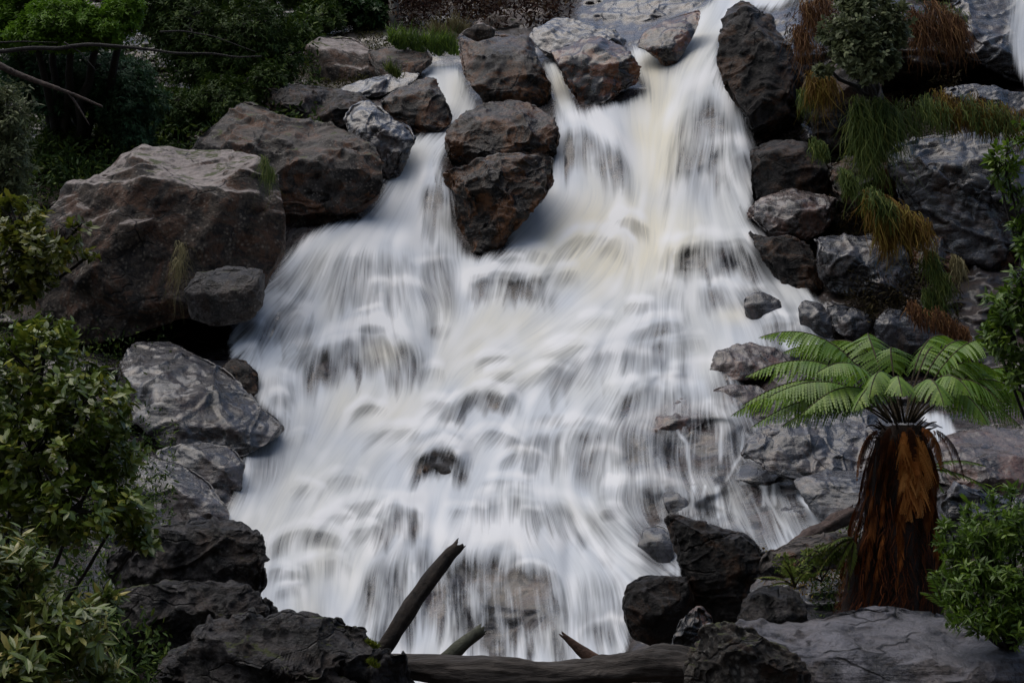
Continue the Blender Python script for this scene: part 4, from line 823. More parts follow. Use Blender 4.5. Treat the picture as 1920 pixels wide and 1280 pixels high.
# --- left bank bushes (near)
shrub('leafy_bush', 'bush with long pointed pale-edged leaves in the bottom left corner', 'bush',
 [(40,1090,75,95,4.4,110),(120,1180,95,85,4.3,120),(30,1250,90,80,4.2,110),(185,1262,60,40,4.4,60),(-60,1150,100,160,4.3,120),(205,1120,45,35,4.6,50)], 520, 9, .062, .019, LM['bush2'], seed=3, base=(20,1600,4.8), stem=.006, twigs=150, group='leafy bushes on the left bank')
shrub('leafy_bush', 'large rounded glossy-leaved bush halfway down the left edge', 'bush',
 [(60,700,115,95,5.6,120),(150,770,110,90,5.5,120),(60,850,130,110,5.4,140),(200,850,80,75,5.5,90),(120,960,130,70,5.3,110),(235,950,60,60,5.4,70),(-60,800,120,200,5.5,150),(265,1010,38,30,5.4,40),(90,630,60,45,5.7,60)], 1150, 9, .048, .024, LM['bush'], seed=4, base=(-60,1400,5.8), stem=.006, twigs=260, group='leafy bushes on the left bank')
shrub('leafy_bush', 'yellow-green leafy branches overhanging the huge boulder at the left edge', 'bush',
 [(30,420,70,60,7.6,60),(60,470,80,50,7.5,70),(120,460,55,22,7.5,30),(150,425,30,22,7.5,30),(20,530,60,60,7.6,60),(75,520,40,30,7.5,40),(165,480,20,14,7.5,14)], 300, 8, .055, .028, LM['yell'], seed=5, base=(-80,640,7.8), stem=.008, twigs=90, group='leafy bushes on the left bank')
shrub('leafy_bush', 'grey-green feathery shrub at the left edge under the bare branch', 'shrub',
 [(10,215,55,75,13,60),(20,300,50,60,13,60),(30,350,40,30,13,40),(-30,260,60,120,13,60)], 700, 8, .075, .022, LM['greyg'], seed=6, base=(-60,480,13.2), stem=.015, twigs=60, flat=.3, group='leafy bushes on the left bank')
# --- right side (near)
shrub('leafy_bush', 'low bright green bush beside the tree fern trunk, lower right', 'bush',
 [(1850,1010,75,60,7.9,70),(1905,985,60,60,7.8,70),(1840,1085,70,55,7.8,70),(1910,1100,60,70,7.7,70),(1795,1040,35,40,7.9,40),(1790,1110,40,40,7.9,40),(1980,1050,60,110,7.8,70),(1850,1160,70,40,7.7,50),(1920,1170,60,40,7.7,50),(1800,1150,30,25,7.8,30),(1775,985,10,28,7.9,12),(1812,955,12,30,7.9,14),(1862,935,12,26,7.9,14),(1900,915,12,28,7.8,14),(1760,1075,16,14,7.9,14),(1836,965,8,34,7.8,8),(1762,1020,9,20,7.9,10),(1780,1130,14,9,7.8,10)], 900, 8, .060, .015, LM['bright'], seed=7, shell=.15, jitter=.75, base=(1900,1230,7.9), stem=.006, twigs=120, group='leafy plants on the right')
shrub('leafy_branch', 'bright green leafy branch reaching in at the right edge above the tree fern', 'branch',
 [(1895,620,45,75,6.2,60),(1880,560,40,40,6.2,40),(1920,540,40,60,6.2,40),(1860,620,25,35,6.2,25),(1905,700,35,40,6.2,40),(1980,620,70,120,6.2,60)], 260, 8, .055, .017, LM['bright'], seed=8, base=(2110,1350,6.6), stem=.006, twigs=80, group='leafy plants on the right')
shrub('leafy_branch', 'thin leafy sprig at the right edge against the slate slab', 'branch',
 [(1885,310,35,45,6.4,40),(1905,360,35,30,6.4,40),(1860,290,18,22,6.4,20),(1915,440,24,50,6.4,30),(1930,250,30,40,6.4,30)], 85, 8, .050, .018, LM['bright'], seed=9, base=(2130,1350,6.7), stem=.005, twigs=60, group='leafy plants on the right')
shrub('cliff_shrub', 'rounded grey-green shrub growing from the top of the right cliff', 'shrub',
 [(1620,40,60,60,20.6,70),(1650,95,50,50,20.4,60),(1600,100,45,40,20.4,50),(1630,135,45,24,20.3,40),(1560,60,30,30,20.6,30),(1680,50,35,50,20.6,40),(1610,-20,60,50,20.8,60),(1545,130,22,12,20.4,14)], 1300, 7, .10, .05, LM['greyg'], seed=10, base=(1640,190,21.6), stem=.02, twigs=60)
# --- the forest, upper left
G_F = 'dark forest trees above the left bank'
shrub('forest_tree', 'tree with a lime green crown in the top left corner', 'tree', [(110,30,75,38,23,80),(190,50,60,36,23,70),(235,20,40,40,23,50),(60,60,50,30,23,50),(140,75,90,22,23,60),(100,-30,120,40,24,90),(10,40,50,60,24,60)], 5200, 8, .10, .030, LM['limey'], seed=20, base=(120,330,25), stem=.05, twigs=50, group=G_F, trunk_part='trunk', crown_part='crown', flat=.2)
shrub('forest_tree', 'drooping blue-green tree in front of the forest gap', 'tree', [(180,140,110,55,24.5,90),(230,190,80,60,24.3,80),(120,170,80,50,24.5,80),(250,250,45,60,24.2,60),(60,140,60,70,24.5,60)], 5200, 8, .10, .024, LM['blueg'], seed=21, base=(220,420,25.5), stem=.06, twigs=60, group=G_F, trunk_part='trunk', crown_part='crown', flat=.5)
shrub('forest_tree', 'tall dark olive tree filling the top of the forest, left of the clearing', 'tree', [(360,40,110,80,29,120),(460,60,90,90,28.5,110),(520,110,50,60,28.5,70),(400,120,90,50,28.5,90),(300,10,70,60,29,80)], 6500, 8, .11, .030, LM['forest'], seed=22, base=(430,330,29.5), stem=.08, twigs=60, group=G_F, trunk_part='trunk', crown_part='crown', flat=.3)
shrub('forest_tree', 'low dark tree in the hollow behind the cracked brown boulder', 'tree', [(330,210,70,50,26.5,80),(420,190,70,50,26.8,80),(500,150,40,40,27,50),(280,250,40,40,26.3,50),(200,290,50,60,25,60),(110,290,60,60,24.5,60)], 4800, 8, .10, .028, LM['forest'], seed=23, base=(360,380,27), stem=.06, twigs=40, group=G_F, trunk_part='trunk', crown_part='crown', flat=.3)
shrub('forest_tree', 'rounded dark green shrub above the lichened slope', 'shrub', [(600,30,55,35,33,80),(560,60,40,35,31,60),(560,-20,70,40,34,80)], 1200, 8, .16, .05, LM['forest'], seed=24, base=(590,100,34), stem=.05, twigs=30, group=G_F, trunk_part='trunk', crown_part='crown')
shrub('forest_tree', 'mid green shrub just left of the pale tree trunk', 'shrub', [(690,25,45,35,34,60),(655,10,40,30,34,60),(700,-20,60,30,35,60)], 1200, 8, .15, .06, leaf_mat('mid_green_leaf', (0.012, 0.03, 0.008), (0.03, 0.065, 0.018), (0.07, 0.13, 0.03), .5, .25), seed=25, base=(690,80,35), stem=.05, twigs=30, group=G_F, trunk_part='trunk', crown_part='crown')
v, f = tube(wander(P(732.,70.,34.), P(742.,-120.,34.), 14, .02, 5), np.linspace(.13, .09, 14), 10, .05, 2)
tag(mesh_obj('pale_trunk', v, f, M_PALE, origin=P(732.,70.,34.)), 'slim pale tree trunk rising out of frame above the grassy ledge', 'tree trunk')
def scatter_leaves(name, label, cat, region, dn, L, W, mat, n, seed, lift=.25, kind='stuff', spread=None):
    r = np.random.default_rng(seed); x = r.uniform(region[0], region[2], n); y = r.uniform(region[1], region[3], n)
    keep = (noise(np.stack([x / 22, y / 14, 0 * x], 1), seed) > -0.25); x, y = x[keep], y[keep]; n = len(x)
    dry = samp(wet_, x, y) < .04; x, y = x[dry], y[dry]; n = len(x)
    hgt = r.random(n) * lift
    p = P(x, y, samp(DB, x, y)) + np.array([0, 0, 1.0]) * hgt[:, None] - np.array([0, 1.0, 0]) * (.3 * hgt)[:, None]
    d = unit(r.standard_normal((n, 3)) + np.array([0, -.4, .3]))
    v, f, k = leaves(p, d, unit(r.standard_normal((n, 3)) + np.array([0, -.3, 1])), L * r.uniform(.6, 1.3, n), W * r.uniform(.6, 1.2, n))
    return tag(mesh_obj(name, v, f, mat, attrs={'rnd': np.repeat(r.random(n) ** 1.3, k)}, smooth_sh=False), label, cat, kind=kind)
scatter_leaves('scrub_cover', 'reddish brown scrub covering the bank above the falls', 'ground cover', (730,-60,1070,58), 0, .14, .05, LM['scrub'], 12000, 31, .8)
scatter_leaves('scrub_cover', 'brown and olive creeping plants over the dark right cliff', 'ground cover', (1470,60,1800,640), 0, .09, .022, leaf_mat('dark_cliff_plants', (0.010, 0.008, 0.004), (0.030, 0.022, 0.010), (0.075, 0.06, 0.02), .7, .2), 26000, 32, .40)
scatter_leaves('scrub_cover', 'olive moss and low plants on the pale lichened slope at the top', 'ground cover', (540,40,860,170), 0, .08, .03, leaf_mat('olive_slope_plants', (0.02, 0.02, 0.008), (0.06, 0.06, 0.02), (0.13, 0.12, 0.04), .8, .2), 7000, 33, .12)
scatter_leaves('scrub_cover', 'dark undergrowth beneath the forest trees', 'undergrowth', (-200,60,600,420), 0, .13, .045, LM['forest'], 30000, 34, .7)

scatter_leaves('undergrowth', 'dark leafy undergrowth between the left bushes and the rocks', 'undergrowth', (-200,330,330,1400), 0, .060, .022, LM['forest'], 30000, 35, .45)
scatter_leaves('undergrowth', 'dark litter and low plants around the foot of the tree fern', 'undergrowth', (1520,1000,2050,1160), 0, .045, .016, LM['forest'], 9000, 38, .22)
# --- grasses
def grass(label, spots, mat, L=.6, W=.012, n=240, droop=1.0, seed=1, group=None, fwd=.5, depth=None, up=.35, name='grass_tuft', spread=1.0):
    """spots: (x, y, half width px) along which the tuft roots"""
    r = np.random.default_rng(seed); S_ = np.array(spots, float); k = r.integers(0, len(S_), n)
    n = int(n * 1.5); W = W * .62; k = r.integers(0, len(S_), n); cl_ = r.integers(0, 9, n)
    x = S_[k, 0] + (r.uniform(-1, 1, n) * .45 + (cl_ - 4) / 6.0 + .1 * r.standard_normal(n)) * S_[k, 2]; y = S_[k, 1] + (r.uniform(-1, 1, n) * (.8 if droop > .5 else .22) + ((cl_ * 37) % 9 - 4) / 8.0) * S_[k, 2]
    D = samp(DB, x, y) - .3 if depth is None else depth + r.uniform(-.1, .1, n)
    p = P(x, y, D); Ls = L * .78 * np.minimum(r.uniform(.15, 1.15, n), r.uniform(.3, 1.3, n))
    hang_ = droop > .5; ks = r.uniform(.10, .85, n) ** 1.3 if hang_ else np.ones(n)
    out = unit(np.stack([r.standard_normal(n) * .5 * spread, -fwd - r.random(n) * .5, up * (.4 if hang_ else 1) + r.random(n) * .4], 1)) * ks[:, None]
    droop = droop * r.uniform(.8, 1.15, n)[:, None, None]
    m = 6; t = np.linspace(0, 1, m)[None, :, None]
    q_ = p[:, None] + out[:, None] * (Ls[:, None, None] * t) * (1 - .45 * t * droop) + np.array([0, 0, -1.0]) * (droop * Ls[:, None, None] * t ** 1.35)
    q_ = q_ + (np.cumsum(r.standard_normal((n, m, 3)), 1) * .085) * t * Ls[:, None, None]
    sx = unit(np.stack([np.ones(n), r.standard_normal(n) * .6, r.standard_normal(n) * .2], 1))
    wd = (W * (1 - t ** 2 * .9)) * sx[:, None]
    v = np.stack([q_ - wd, q_ + wd], 2).reshape(-1, 3)
    a = np.arange(m - 1) * 2; ff = np.stack([a, a + 1, a + 3, a + 2], 1)
    f = (np.arange(n) * m * 2)[:, None, None] + ff[None]
    rv = np.repeat(np.clip(r.random(n) ** 1.2, 0, 1), m * 2)
    return tag(mesh_obj(name, v, f.reshape(-1, 4), mat, attrs={'rnd': rv}, smooth_sh=False, origin=p.mean(0)), label, 'grass', group)
G_G = 'grass tufts hanging from the right cliff'
grass('rust-red grass hanging below the cliff shrub, beside the upper right wet slab', [(1720,45,30),(1765,38,35),(1790,42,20)], LM['g_red'], .85, .010, 900, seed=41, group=G_G, depth=22.4)
grass('short green-brown grass fringe above the rust-red hanging grass', [(1740,30,50),(1790,32,25)], LM['g_green'], .30, .010, 350, seed=42, group=G_G, depth=22.5)
grass('brown grass hanging at the top of the cliff, left of the cliff shrub', [(1520,20,20),(1545,5,20),(1500,60,14)], LM['g_red'], 1.0, .010, 500, seed=43, group=G_G, depth=22.0)
grass('orange-brown grass tassel in mid cliff below the cliff shrub', [(1530,155,18),(1552,150,12)], LM['g_orange'], .75, .010, 420, seed=44, group=G_G, depth=21.2)
grass('yellow-green grass tuft left of the orange-brown tassel', [(1512,180,14)], LM['g_green'], .45, .010, 200, seed=45, group=G_G, depth=21.3, spread=1.4)
grass('long green beard of grass hanging in the middle of the cliff', [(1625,212,28),(1660,210,24),(1620,250,16)], LM['g_green'], 1.25, .010, 1500, seed=46, group=G_G, depth=20.6)
grass('short green grass on the ledge right of the long green beard', [(1700,215,30),(1740,205,24)], LM['g_green'], .45, .010, 420, seed=47, group=G_G, depth=20.7)
grass('green and orange grass ledge above the great slate slab', [(1780,200,30),(1840,215,34),(1890,228,34),(1940,232,24)], LM['g_orange'], .42, .010, 1300, seed=48, group=G_G, depth=19.9, up=.6)
grass('greener grass growing through the orange grass ledge above the great slate slab', [(1760,210,30),(1830,212,30),(1880,222,30)], LM['g_green'], .40, .010, 600, seed=49, group=G_G, depth=19.8, up=.6)
grass('orange grass spilling over the angular slate block', [(1640,380,22),(1680,400,28),(1720,420,22),(1660,430,20)], LM['g_orange'], .60, .011, 1300, seed=50, group=G_G, depth=18.6)
grass('green grass crest above the orange spill over the angular slate block', [(1640,372,20),(1665,385,14)], LM['g_green'], .42, .011, 420, seed=51, group=G_G, depth=18.5)
grass('straw coloured tassel on the dark cliff right of the angular slate block', [(1795,490,12)], LM['g_straw'], .42, .009, 200, seed=52, group=G_G, depth=18.4)
grass('olive grass hanging in the dark cleft right of the angular slate block', [(1745,480,14),(1765,520,18),(1750,560,20)], LM['g_green'], .50, .010, 700, seed=53, group=G_G, depth=18.6)
grass('rusty grass on the slope behind the smooth leaning slab', [(1720,585,20),(1765,600,22),(1800,620,18)], LM['g_red'], .30, .010, 600, seed=54, group=G_G, depth=18.0)
grass('small green fern-like tuft under the dark overhanging block', [(1535,275,16)], LM['g_green'], .30, .012, 200, seed=55, group=G_G, depth=20.2, spread=1.5)
grass('small green tuft low in the cleft left of the long green beard', [(1590,335,18)], LM['g_green'], .38, .012, 260, seed=56, group=G_G, depth=19.6, spread=1.4)
grass('upright bright green grass on the ledge above the lichened slope', [(745,85,14),(775,88,20),(810,92,20),(840,92,18)], LM['bright'], .62, .014, 1500, droop=.25, seed=57, up=1.4, fwd=.1, depth=29.5)
grass('tan dry grass behind the tall mid-stream boulder', [(830,70,22),(860,60,16)], LM['g_straw'], .6, .012, 500, droop=.25, seed=58, up=1.4, fwd=.1, depth=29.8)
grass('small green tuft in the middle of the lichened slope', [(738,138,14)], LM['g_green'], .32, .012, 220, droop=.3, seed=59, up=1.1, fwd=.2, depth=25.6)
grass('green grass spilling off the right corner of the huge pale-topped boulder', [(497,300,10),(508,318,8)], LM['g_green'], .50, .004, 160, seed=60, depth=16.4, spread=.35, fwd=.1)
grass('long pale grass strands hanging on the face of the huge pale-topped boulder', [(342,462,10),(335,490,8)], LM['g_straw'], .75, .004, 130, seed=61, depth=16.3, spread=.3, fwd=.1)
grass('bright moss tuft growing on the log end at the bottom left boulder', [(698,1208,10),(700,1245,10)], LM['moss'], .055, .004, 900, droop=.3, seed=62, up=1.0, fwd=.4, depth=7.55, name='moss_tuft')

# --- fern fronds
def bez(a, b, c, n):
    t = np.linspace(0, 1, n)[:, None]; return (1 - t) ** 2 * a + 2 * t * (1 - t) * b + t ** 2 * c
def frond(a, b, c, width, npin=34, mat='fern', hang=.25, seed=0, start=.14):
    """a bipinnate frond along a curve: midrib, side leaflets cut into small lobes"""
    r = np.random.default_rng(seed); pts = bez(a, b, c, npin); T = unit(np.gradient(pts, axis=0))
    upv = np.array([0, 0, 1.0]); side = unit(np.cross(T, upv + 1e-3)); nrm = unit(np.cross(side, T))
    V_, F_, R_ = [], [], []; o = 0
    L_ = np.linalg.norm(np.diff(pts, axis=0), axis=1).sum()
    for i in range(npin):
        t = i / (npin - 1)
        if t < start: continue
        tt = (t - start) / (1 - start); wl_ = width * (min(1, .45 + tt * 1.6) * (1 - tt ** 2.6) + .03) * r.uniform(.88, 1.08)
        for s_ in (-1, 1):
            if r.random() < .03: continue
            d = unit(side[i] * s_ + T[i] * (.42 + .4 * tt) - np.array([0, 0, hang * r.uniform(.6, 1.5)]))
            m = max(4, int(11 * wl_ / width)); u = np.linspace(0, 1, m + 1)
            cur = pts[i] + d * (u * wl_)[:, None] - np.array([0, 0, 1.0]) * (hang * .45 * wl_ * u ** 2)[:, None]
            lat = unit(np.cross(d, nrm[i])); lw = .17 * width * (1 - u ** 1.5 * .85) * (L_ / npin / (.17 * width) * .0 + 1)
            lw = L_ / npin * .64 * (1 - u ** 1.4 * .9)
            for k in range(m):
                w1 = lw[k]
                p0, p1 = cur[k], cur[k + 1]; mid = p0 * .35 + p1 * .65
                tp = d * w1 * .45; a1 = p0 * .85 + p1 * .15; a2_ = p0 * .25 + p1 * .75
                V_ += [p0, p1, a2_ + lat * w1 + tp, a1 + lat * w1 * .9 + tp, a2_ - lat * w1 + tp, a1 - lat * w1 * .9 + tp]
                F_ += [(o, o + 1, o + 2), (o, o + 2, o + 3), (o + 1, o, o + 4), (o + 4, o, o + 5)]; o += 6
            R_ += [np.clip(.45 + .35 * r.standard_normal() * .5 + .25 * tt, 0, 1)] * (6 * m)
    v1, f1 = tube(pts, np.linspace(.008, .0025, npin), 4)
    V_ = np.array(V_); F_ = np.array(F_)
    return V_, F_, np.array(R_), v1, f1
M_RIB = bark_mat('frond_midrib', (0.03, 0.02, 0.008), (0.10, 0.07, 0.03), 20)
CR = P(1692.,792.,9.35)
tf = tag(empty('tree_fern', P(1665.,1150.,9.3)), 'tree fern with shaggy rust-brown trunk and arching green fronds, right foreground', 'tree fern')
FR = [ # tip x, y, mid x, y, tip depth offset, mid depth offset, width
 (1425,632,1575,600,.25,.1,.17),(1400,705,1560,640,-.15,0,.20),(1392,760,1555,672,-.35,-.1,.20),(1372,778,1520,700,.3,.15,.19),(1410,800,1560,715,-.2,-.05,.17),
 (1505,775,1610,690,-.65,-.35,.19),(1555,640,1650,640,.7,.35,.17),(1640,660,1600,570,.65,.4,.17),(1690,700,1650,590,.3,.25,.17),(1630,745,1650,650,-.7,-.35,.15),
 (1692,742,1672,670,-.8,-.4,.15),(1760,705,1755,585,.5,.3,.17),(1840,662,1770,600,.3,.15,.17),(1905,655,1800,600,-.1,0,.16),(1800,650,1720,590,.7,.35,.16),
 (1852,795,1790,690,-.6,-.3,.20),(1885,770,1800,665,-.35,-.2,.20),(1925,745,1820,680,0,0,.19),(1955,705,1830,670,.3,.15,.18),(1915,800,1800,705,-.2,-.1,.20),(1965,790,1840,690,.15,0,.19),(1770,760,1740,670,-.8,-.4,.17),(1470,660,1590,625,.45,.25,.17),(1440,745,1570,690,-.45,-.2,.18),(1530,700,1620,655,-.5,-.3,.17),(1600,770,1650,680,-.75,-.4,.15),(1870,700,1790,650,.1,.05,.17),(1820,740,1770,670,-.6,-.35,.17),(1465,800,1580,735,.1,.05,.16)]
for i, (tx, ty, mx_, my_, dt, dm, wd) in enumerate(FR):
    a = CR + np.array([(tx - 1690) / 3500, dt * .05, .0]); b = P(float(mx_), float(my_) - 22, 9.35 + dm); c = P(float(tx), float(ty), 9.35 + dt)
    V_, F_, R_, v1, f1 = frond(a, b, c, wd * 1.08, 46, 'fern', .70, i + 5, .27)
    fo_ = mesh_obj('frond', V_, F_, LM['fern'], tf, {'rnd': R_}, False)
    PORG[fo_.name] = {'_org': np.array(tf.location)}
    mesh_obj('midrib', v1, f1, M_RIB, fo_)
# trunk
n, seg = 40, 56; th = np.linspace(0, 2 * np.pi, seg, endpoint=False); zt = np.linspace(0, 1, n)
ax = bez(P(1662.,1160.,9.3), P(1676.,960.,9.35), CR + np.array([0, 0, -.03]), n)
rad = np.interp(zt, [0, .12, .4, .7, .92, 1], [.30, .285, .245, .195, .168, .145])
TV = []
for i in range(n):
    for a_ in th: TV.append(ax[i] + rad[i] * np.array([math.cos(a_), math.sin(a_), 0]))
TV = np.array(TV); TV[:, :2] += ((TV[:, :2] - np.repeat(ax, seg, 0)[:, :2]) * (0.45 * fbm(TV * np.array([8, 8, 1.3]), 4, 4) - .06)[:, None])
i_ = np.arange(n - 1)[:, None] * seg; k = np.arange(seg)[None]; k2 = (k + 1) % seg
trunk = mesh_obj('trunk', TV, np.stack([i_ + k, i_ + k2, i_ + seg + k2, i_ + seg + k], -1).reshape(-1, 4), M_TRUNK, tf)
def fibres(nf, z0, z1, L, W, seed, arc=(0, 2 * math.pi), outw=1.02, cl=0):
    r = np.random.default_rng(seed); z = r.uniform(z0, z1, nf); a_ = r.uniform(*arc, nf)
    if cl: a_ = (np.round(a_ * cl / 6.283) + r.standard_normal(nf) * .22) * 6.283 / cl
    c = np.stack([np.interp(z, zt, ax[:, k]) for k in range(3)], 1); rr = np.interp(z, zt, rad) * outw * r.uniform(.95, 1.15, nf)
    m = 6; t = np.linspace(0, 1, m); Ls = L * r.uniform(.5, 1.2, nf); q_ = np.zeros((nf, m, 3))
    for j in range(m):
        zz = np.clip(z - Ls * t[j] / 1.3, 0, 1); rj = np.interp(zz, zt, rad) * outw + .02 * t[j] + (rr - np.interp(z, zt, rad) * outw)
        aj = a_ + .15 * np.sin(t[j] * 3 + z * 20) * .5
        q_[:, j] = np.stack([np.interp(zz, zt, ax[:, k]) for k in range(3)], 1) + rj[:, None] * np.stack([np.cos(aj), np.sin(aj), 0 * aj], 1)
        q_[:, j, 2] = c[:, 2] - Ls * t[j]
    q_ += np.cumsum(r.standard_normal((nf, m, 3)) * .004, 1)
    sx = np.stack([-np.sin(a_), np.cos(a_), .2 * r.standard_normal(nf)], 1)
    wd = W * (1.05 - t)[None, :, None] * sx[:, None]
    v = np.stack([q_ - wd, q_ + wd], 2).reshape(-1, 3); a2_ = np.arange(m - 1) * 2; ff = np.stack([a2_, a2_ + 1, a2_ + 3, a2_ + 2], 1)
    return v, ((np.arange(nf) * m * 2)[:, None, None] + ff[None]).reshape(-1, 4), np.repeat(r.random(nf), m * 2)
v, f, rv = fibres(2600, .06, .97, .16, .0035, 3, cl=13); mesh_obj('fibre_skirt', v, f, LM['rustd'], tf, {'rnd': rv}, False)
# old dead fronds hanging all round the trunk
rq = np.random.default_rng(8)
def on_trunk(z, a_, k):
    z = max(0.0, z); c_ = np.array([np.interp(z, zt, ax[:, q]) for q in range(3)]); return c_ + np.interp(z, zt, rad) * k * np.array([math.cos(a_), math.sin(a_), 0])
DF = [(.99, 4.75, .46, .13, 1), (.97, 4.98, .44, .12, 1), (.98, 4.5, .36, .10, 1), (.88, 4.85, .44, .13, 1), (.93, 5.25, .36, .10, 1), (.82, 4.65, .38, .12, 1), (.78, 5.0, .36, .11, 1), (.72, 4.8, .30, .11, 1)]
for k in range(56):
    z_ = [.93, .80, .66, .54, .42][k % 5] + rq.uniform(-.04, .04); a_ = math.radians(rq.choice([176, 200, 222, 238, 262, 284, 305, 322, 345, 362]) + rq.uniform(-6, 6))
    if z_ > .85 and 4.3 < a_ < 5.3: continue
    DF.append((z_, a_, rq.uniform(.26, .46), rq.uniform(.035, .07), 0))
for i, (z_, a_, L_, wd, hi) in enumerate(DF[:58]):
    H_ = ax[-1][2] - ax[0][2]; a = on_trunk(z_, a_, 1.05); c = on_trunk(z_ - L_ / H_, a_ + rq.uniform(-.12, .12), 1.12 + .10 * hi)
    b = (a + c) / 2 + (a + c - 2 * on_trunk(z_ - .5 * L_ / H_, a_, 0)) * (.20 if hi else .10)
    V_, F_, R_, v1, f1 = frond(a, b, c, wd, 26, 'rust', 1.1, 90 + i, .05)
    lvl = (1.0 if hi else rq.uniform(.15, .75))
    mesh_obj('dead_frond', V_, F_, LM['rust'], tf, {'rnd': np.clip(R_ * lvl + (.30 if hi else 0), 0, 1)}, False)
for k in range(9):      # withered fronds drooping from under the crown
    a_ = math.radians(rq.uniform(190, 350)); a = ax[-1] + np.array([math.cos(a_) * .08, math.sin(a_) * .08, -.02]); R_f = rq.uniform(.16, .34)
    b = a + np.array([math.cos(a_) * R_f, math.sin(a_) * R_f, .05]); c = a + np.array([math.cos(a_) * R_f * 1.1, math.sin(a_) * R_f * 1.1, -rq.uniform(.22, .42)])
    V_, F_, R_, v1, f1 = frond(a, b, c, .055, 26, 'rust', 1.0, 300 + k, .3)
    mesh_obj('dead_frond', V_, F_, LM['rustd'] if k % 2 else LM['rust'], tf, {'rnd': np.clip(R_ * .7, 0, 1)}, False)
# stubs of old stalks round the crown
st_ = []
for k in range(60):
    a_ = rq.uniform(0, 6.283); r_ = rq.uniform(.05, .15); p0 = ax[-1] + np.array([math.cos(a_) * r_, math.sin(a_) * r_, rq.uniform(-.10, .0)])
    p1 = p0 + np.array([math.cos(a_) * .07, math.sin(a_) * .07, .06]) * rq.uniform(.3, .8); p2 = p1 + np.array([math.cos(a_) * .04, math.sin(a_) * .04, rq.uniform(-.06, .05)])
    st_.append(tube(bez(p0, p1, p2, 6), np.linspace(.009, .003, 6), 5))
v, f = join(st_); mesh_obj('stalk_stubs', v, f, M_TRUNK, tf)
# small ferns
def small_fern(label, cx, cy, d, tips, wd, mat, group='small ferns around the tree fern', npin=20):
    e = tag(empty('small_fern', P(float(cx), float(cy), d)), label, 'fern', group)
    for i, (tx, ty, lift) in enumerate(tips):
        a = P(float(cx), float(cy), d); c = P(float(tx), float(ty), d - .1); b = (a + c) / 2 + np.array([0, -.05, lift])
        V_, F_, R_, v1, f1 = frond(a, b, c, wd, npin, mat, .2, cx + i, .1)
        fo_ = mesh_obj('frond', V_, F_, LM[mat], e, {'rnd': R_}, False); PORG[fo_.name] = {'_org': np.array(e.location)}
        mesh_obj('midrib', v1 * 1.0, f1, M_RIB, fo_)
small_fern('drooping grey-green fern frond behind the trunk, right of the tree fern', 1728, 880, 9.8, [(1880,935,.12),(1850,875,.10),(1800,900,.10),(1770,925,.06)], .09, 'fern')
small_fern('yellowish fern drooping left at the foot of the tree fern', 1600, 1010, 9.2, [(1560,1095,.10),(1590,1110,.06),(1525,1090,.14),(1540,1040,.10),(1480,1075,.12),(1545,1130,.06)], .055, 'fern_y')
small_fern('small pale fern on the low purplish rock', 1490, 1100, 8.7, [(1415,1085,.07),(1440,1100,.05),(1460,1060,.08),(1520,1075,.08),(1470,1050,.06)], .045, 'fern_y')
small_fern('dark grassy fern between trunk foot and low bright bush', 1770, 1140, 8.6, [(1740,1075,.05),(1790,1070,.08),(1725,1110,.05),(1810,1090,.06),(1765,1060,.05)], .06, 'fern')
scatter_leaves('small_plants', 'small rusty and green plants around the flat grey rock by the tree fern', 'ground cover', (1430,1030,1610,1140), 0, .035, .014, LM['g_orange'], 2200, 36, .2)
shrub('small_plant', 'low yellow-green creeping plant left of the tree fern foot', 'plant', [(1540,1040,45,22,9.2,30),(1500,1070,40,22,9.0,30),(1570,1030,25,20,9.2,20),(1470,1050,22,14,9.0,20)], 260, 7, .028, .012, LM['fern_y'], seed=37, base=(1540,1090,9.2), stem=.003, twigs=40)

# ---------------------------------------------------------------- logs and branches
def log(name, label, pts, rads, mat, d, seed, cat='log', seg=20, rough=.12, n=60, group=None, broken=True):
    p = np.array([P(float(x), float(y), d + o) for x, y, o in pts]); t = np.linspace(0, 1, len(p)); tt = np.linspace(0, 1, n)
    ce = np.stack([np.interp(tt, t, p[:, k]) for k in range(3)], 1); rr = np.interp(tt, t, rads) * d / FPX
    for _ in range(4): ce[1:-1] = (ce[:-2] + ce[1:-1] * 2 + ce[2:]) / 4; rr[1:-1] = (rr[:-2] + rr[1:-1] * 2 + rr[2:]) / 4
    v, f = tube(ce, rr, seg); axis = np.repeat(ce, seg, 0); axis = np.concatenate([axis, ce[:1], ce[-1:]])
    q_ = v * 1.0; dirn = unit(p[-1] - p[0]); al = (q_ @ dirn)
    q2 = q_ * 16 - np.outer(al, dirn) * 14.8
    m_ = rr.mean(); d_ = v - axis
    k_ = rough * (fbm(q2, 4, seed, .6) * 1.2 + .6 * fbm(q_ * 4, 3, seed + 4))
    v = v + d_ * k_[:, None] * 1.3
    if broken:
        e_ = np.random.default_rng(seed).uniform(-.2, 1.1, seg)
        v[(n - 1) * seg:n * seg] += dirn * (e_ * m_)[:, None]; v[-1] -= dirn * m_ * .4
    return tag(mesh_obj(name, v, f, mat, origin=p.min(0)), label, cat, group)
log('fallen_log', 'dark broken log leaning diagonally up against the white water', [(700,1240,0),(730,1200,0),(775,1130,.02),(815,1075,.05),(845,1035,.08),(858,1024,.1)], [14,15,14,13.5,12,11], M_LOG, 9.2, 3, rough=.32)
log('fallen_log', 'long horizontal weathered log lying across the foot of the falls', [(650,1242,.3),(740,1246,.1),(900,1262,0),(1020,1268,0),(1110,1266,0),(1180,1248,0),(1240,1242,0),(1300,1255,0)], [20,21,27,28,27,30,36,40], M_GREYLOG, 8.3, 5, rough=.34, seg=48, n=140)
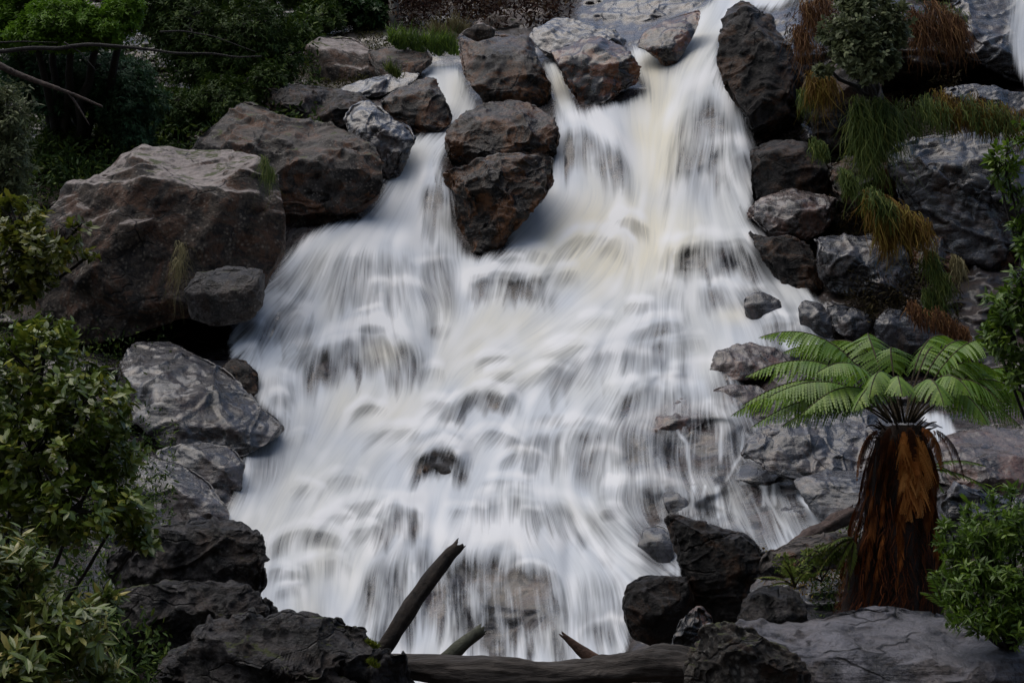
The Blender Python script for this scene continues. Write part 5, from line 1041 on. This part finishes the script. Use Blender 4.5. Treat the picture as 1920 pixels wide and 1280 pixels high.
log('log_stub', 'pale greenish pointed stub standing behind the long horizontal log', [(835,1245,0),(865,1215,0),(900,1186,0)], [16,15,10], M_GREENLOG, 8.9, 7, 'log stub', n=24, rough=.4)
log('log_stub', 'reddish splintered stub pointing up left, right of the log middle', [(1125,1245,0),(1090,1220,0),(1058,1192,0)], [15,11,5], M_REDLOG, 8.9, 9, 'log stub', n=24, rough=.25)
log('driftwood', 'brown root-like driftwood lying behind the flat grey rock', [(1430,1062,0),(1480,1030,0),(1530,1000,.1),(1600,962,.2)], [9,10,12,13], M_BRANCH, 11.2, 11, 'driftwood', rough=.8)
G_B = 'bare branches crossing the dark forest'
def branch(label, pts, r0, r1, d, seed, side=()):
    p = np.array([P(float(x), float(y), d) for x, y in pts]); t = np.linspace(0, 1, len(p)); tt = np.linspace(0, 1, 50)
    ce = np.stack([np.interp(tt, t, p[:, k]) for k in range(3)], 1)
    for _ in range(3): ce[1:-1] = (ce[:-2] + ce[1:-1] * 2 + ce[2:]) / 4
    parts = [tube(ce, np.linspace(r0, r1, 50) * d / FPX, 7, .08, seed)]
    for sd_ in side:
        q_ = np.array([P(float(x), float(y), d) for x, y in sd_]); t2 = np.linspace(0, 1, len(q_)); u_ = np.linspace(0, 1, 20)
        parts.append(tube(np.stack([np.interp(u_, t2, q_[:, k]) for k in range(3)], 1), np.linspace(r1 * 1.4, .6, 20) * d / FPX, 5))
    v, f = join(parts); return tag(mesh_obj('bare_branch', v, f, M_BRANCH if seed == 2 else M_TWIG, origin=p[0]), label, 'branch', G_B)
branch('long thin dark branch running nearly level across the top left', [(-120,104),(0,98),(60,90),(110,92),(160,83),(220,87),(280,93),(330,101),(400,100),(440,108),(490,106)], 5, 1.3, 14, 1, [[(120,80),(150,98),(180,132)],[(0,80),(40,78),(110,80)],[(300,60),(340,58),(400,68),(480,98)]])
branch('brown bare branch slanting down at the left edge', [(-80,80),(0,124),(40,142),(90,160),(140,178),(192,200)], 8, 2, 11, 2, [[(130,176),(150,205),(168,235)]])
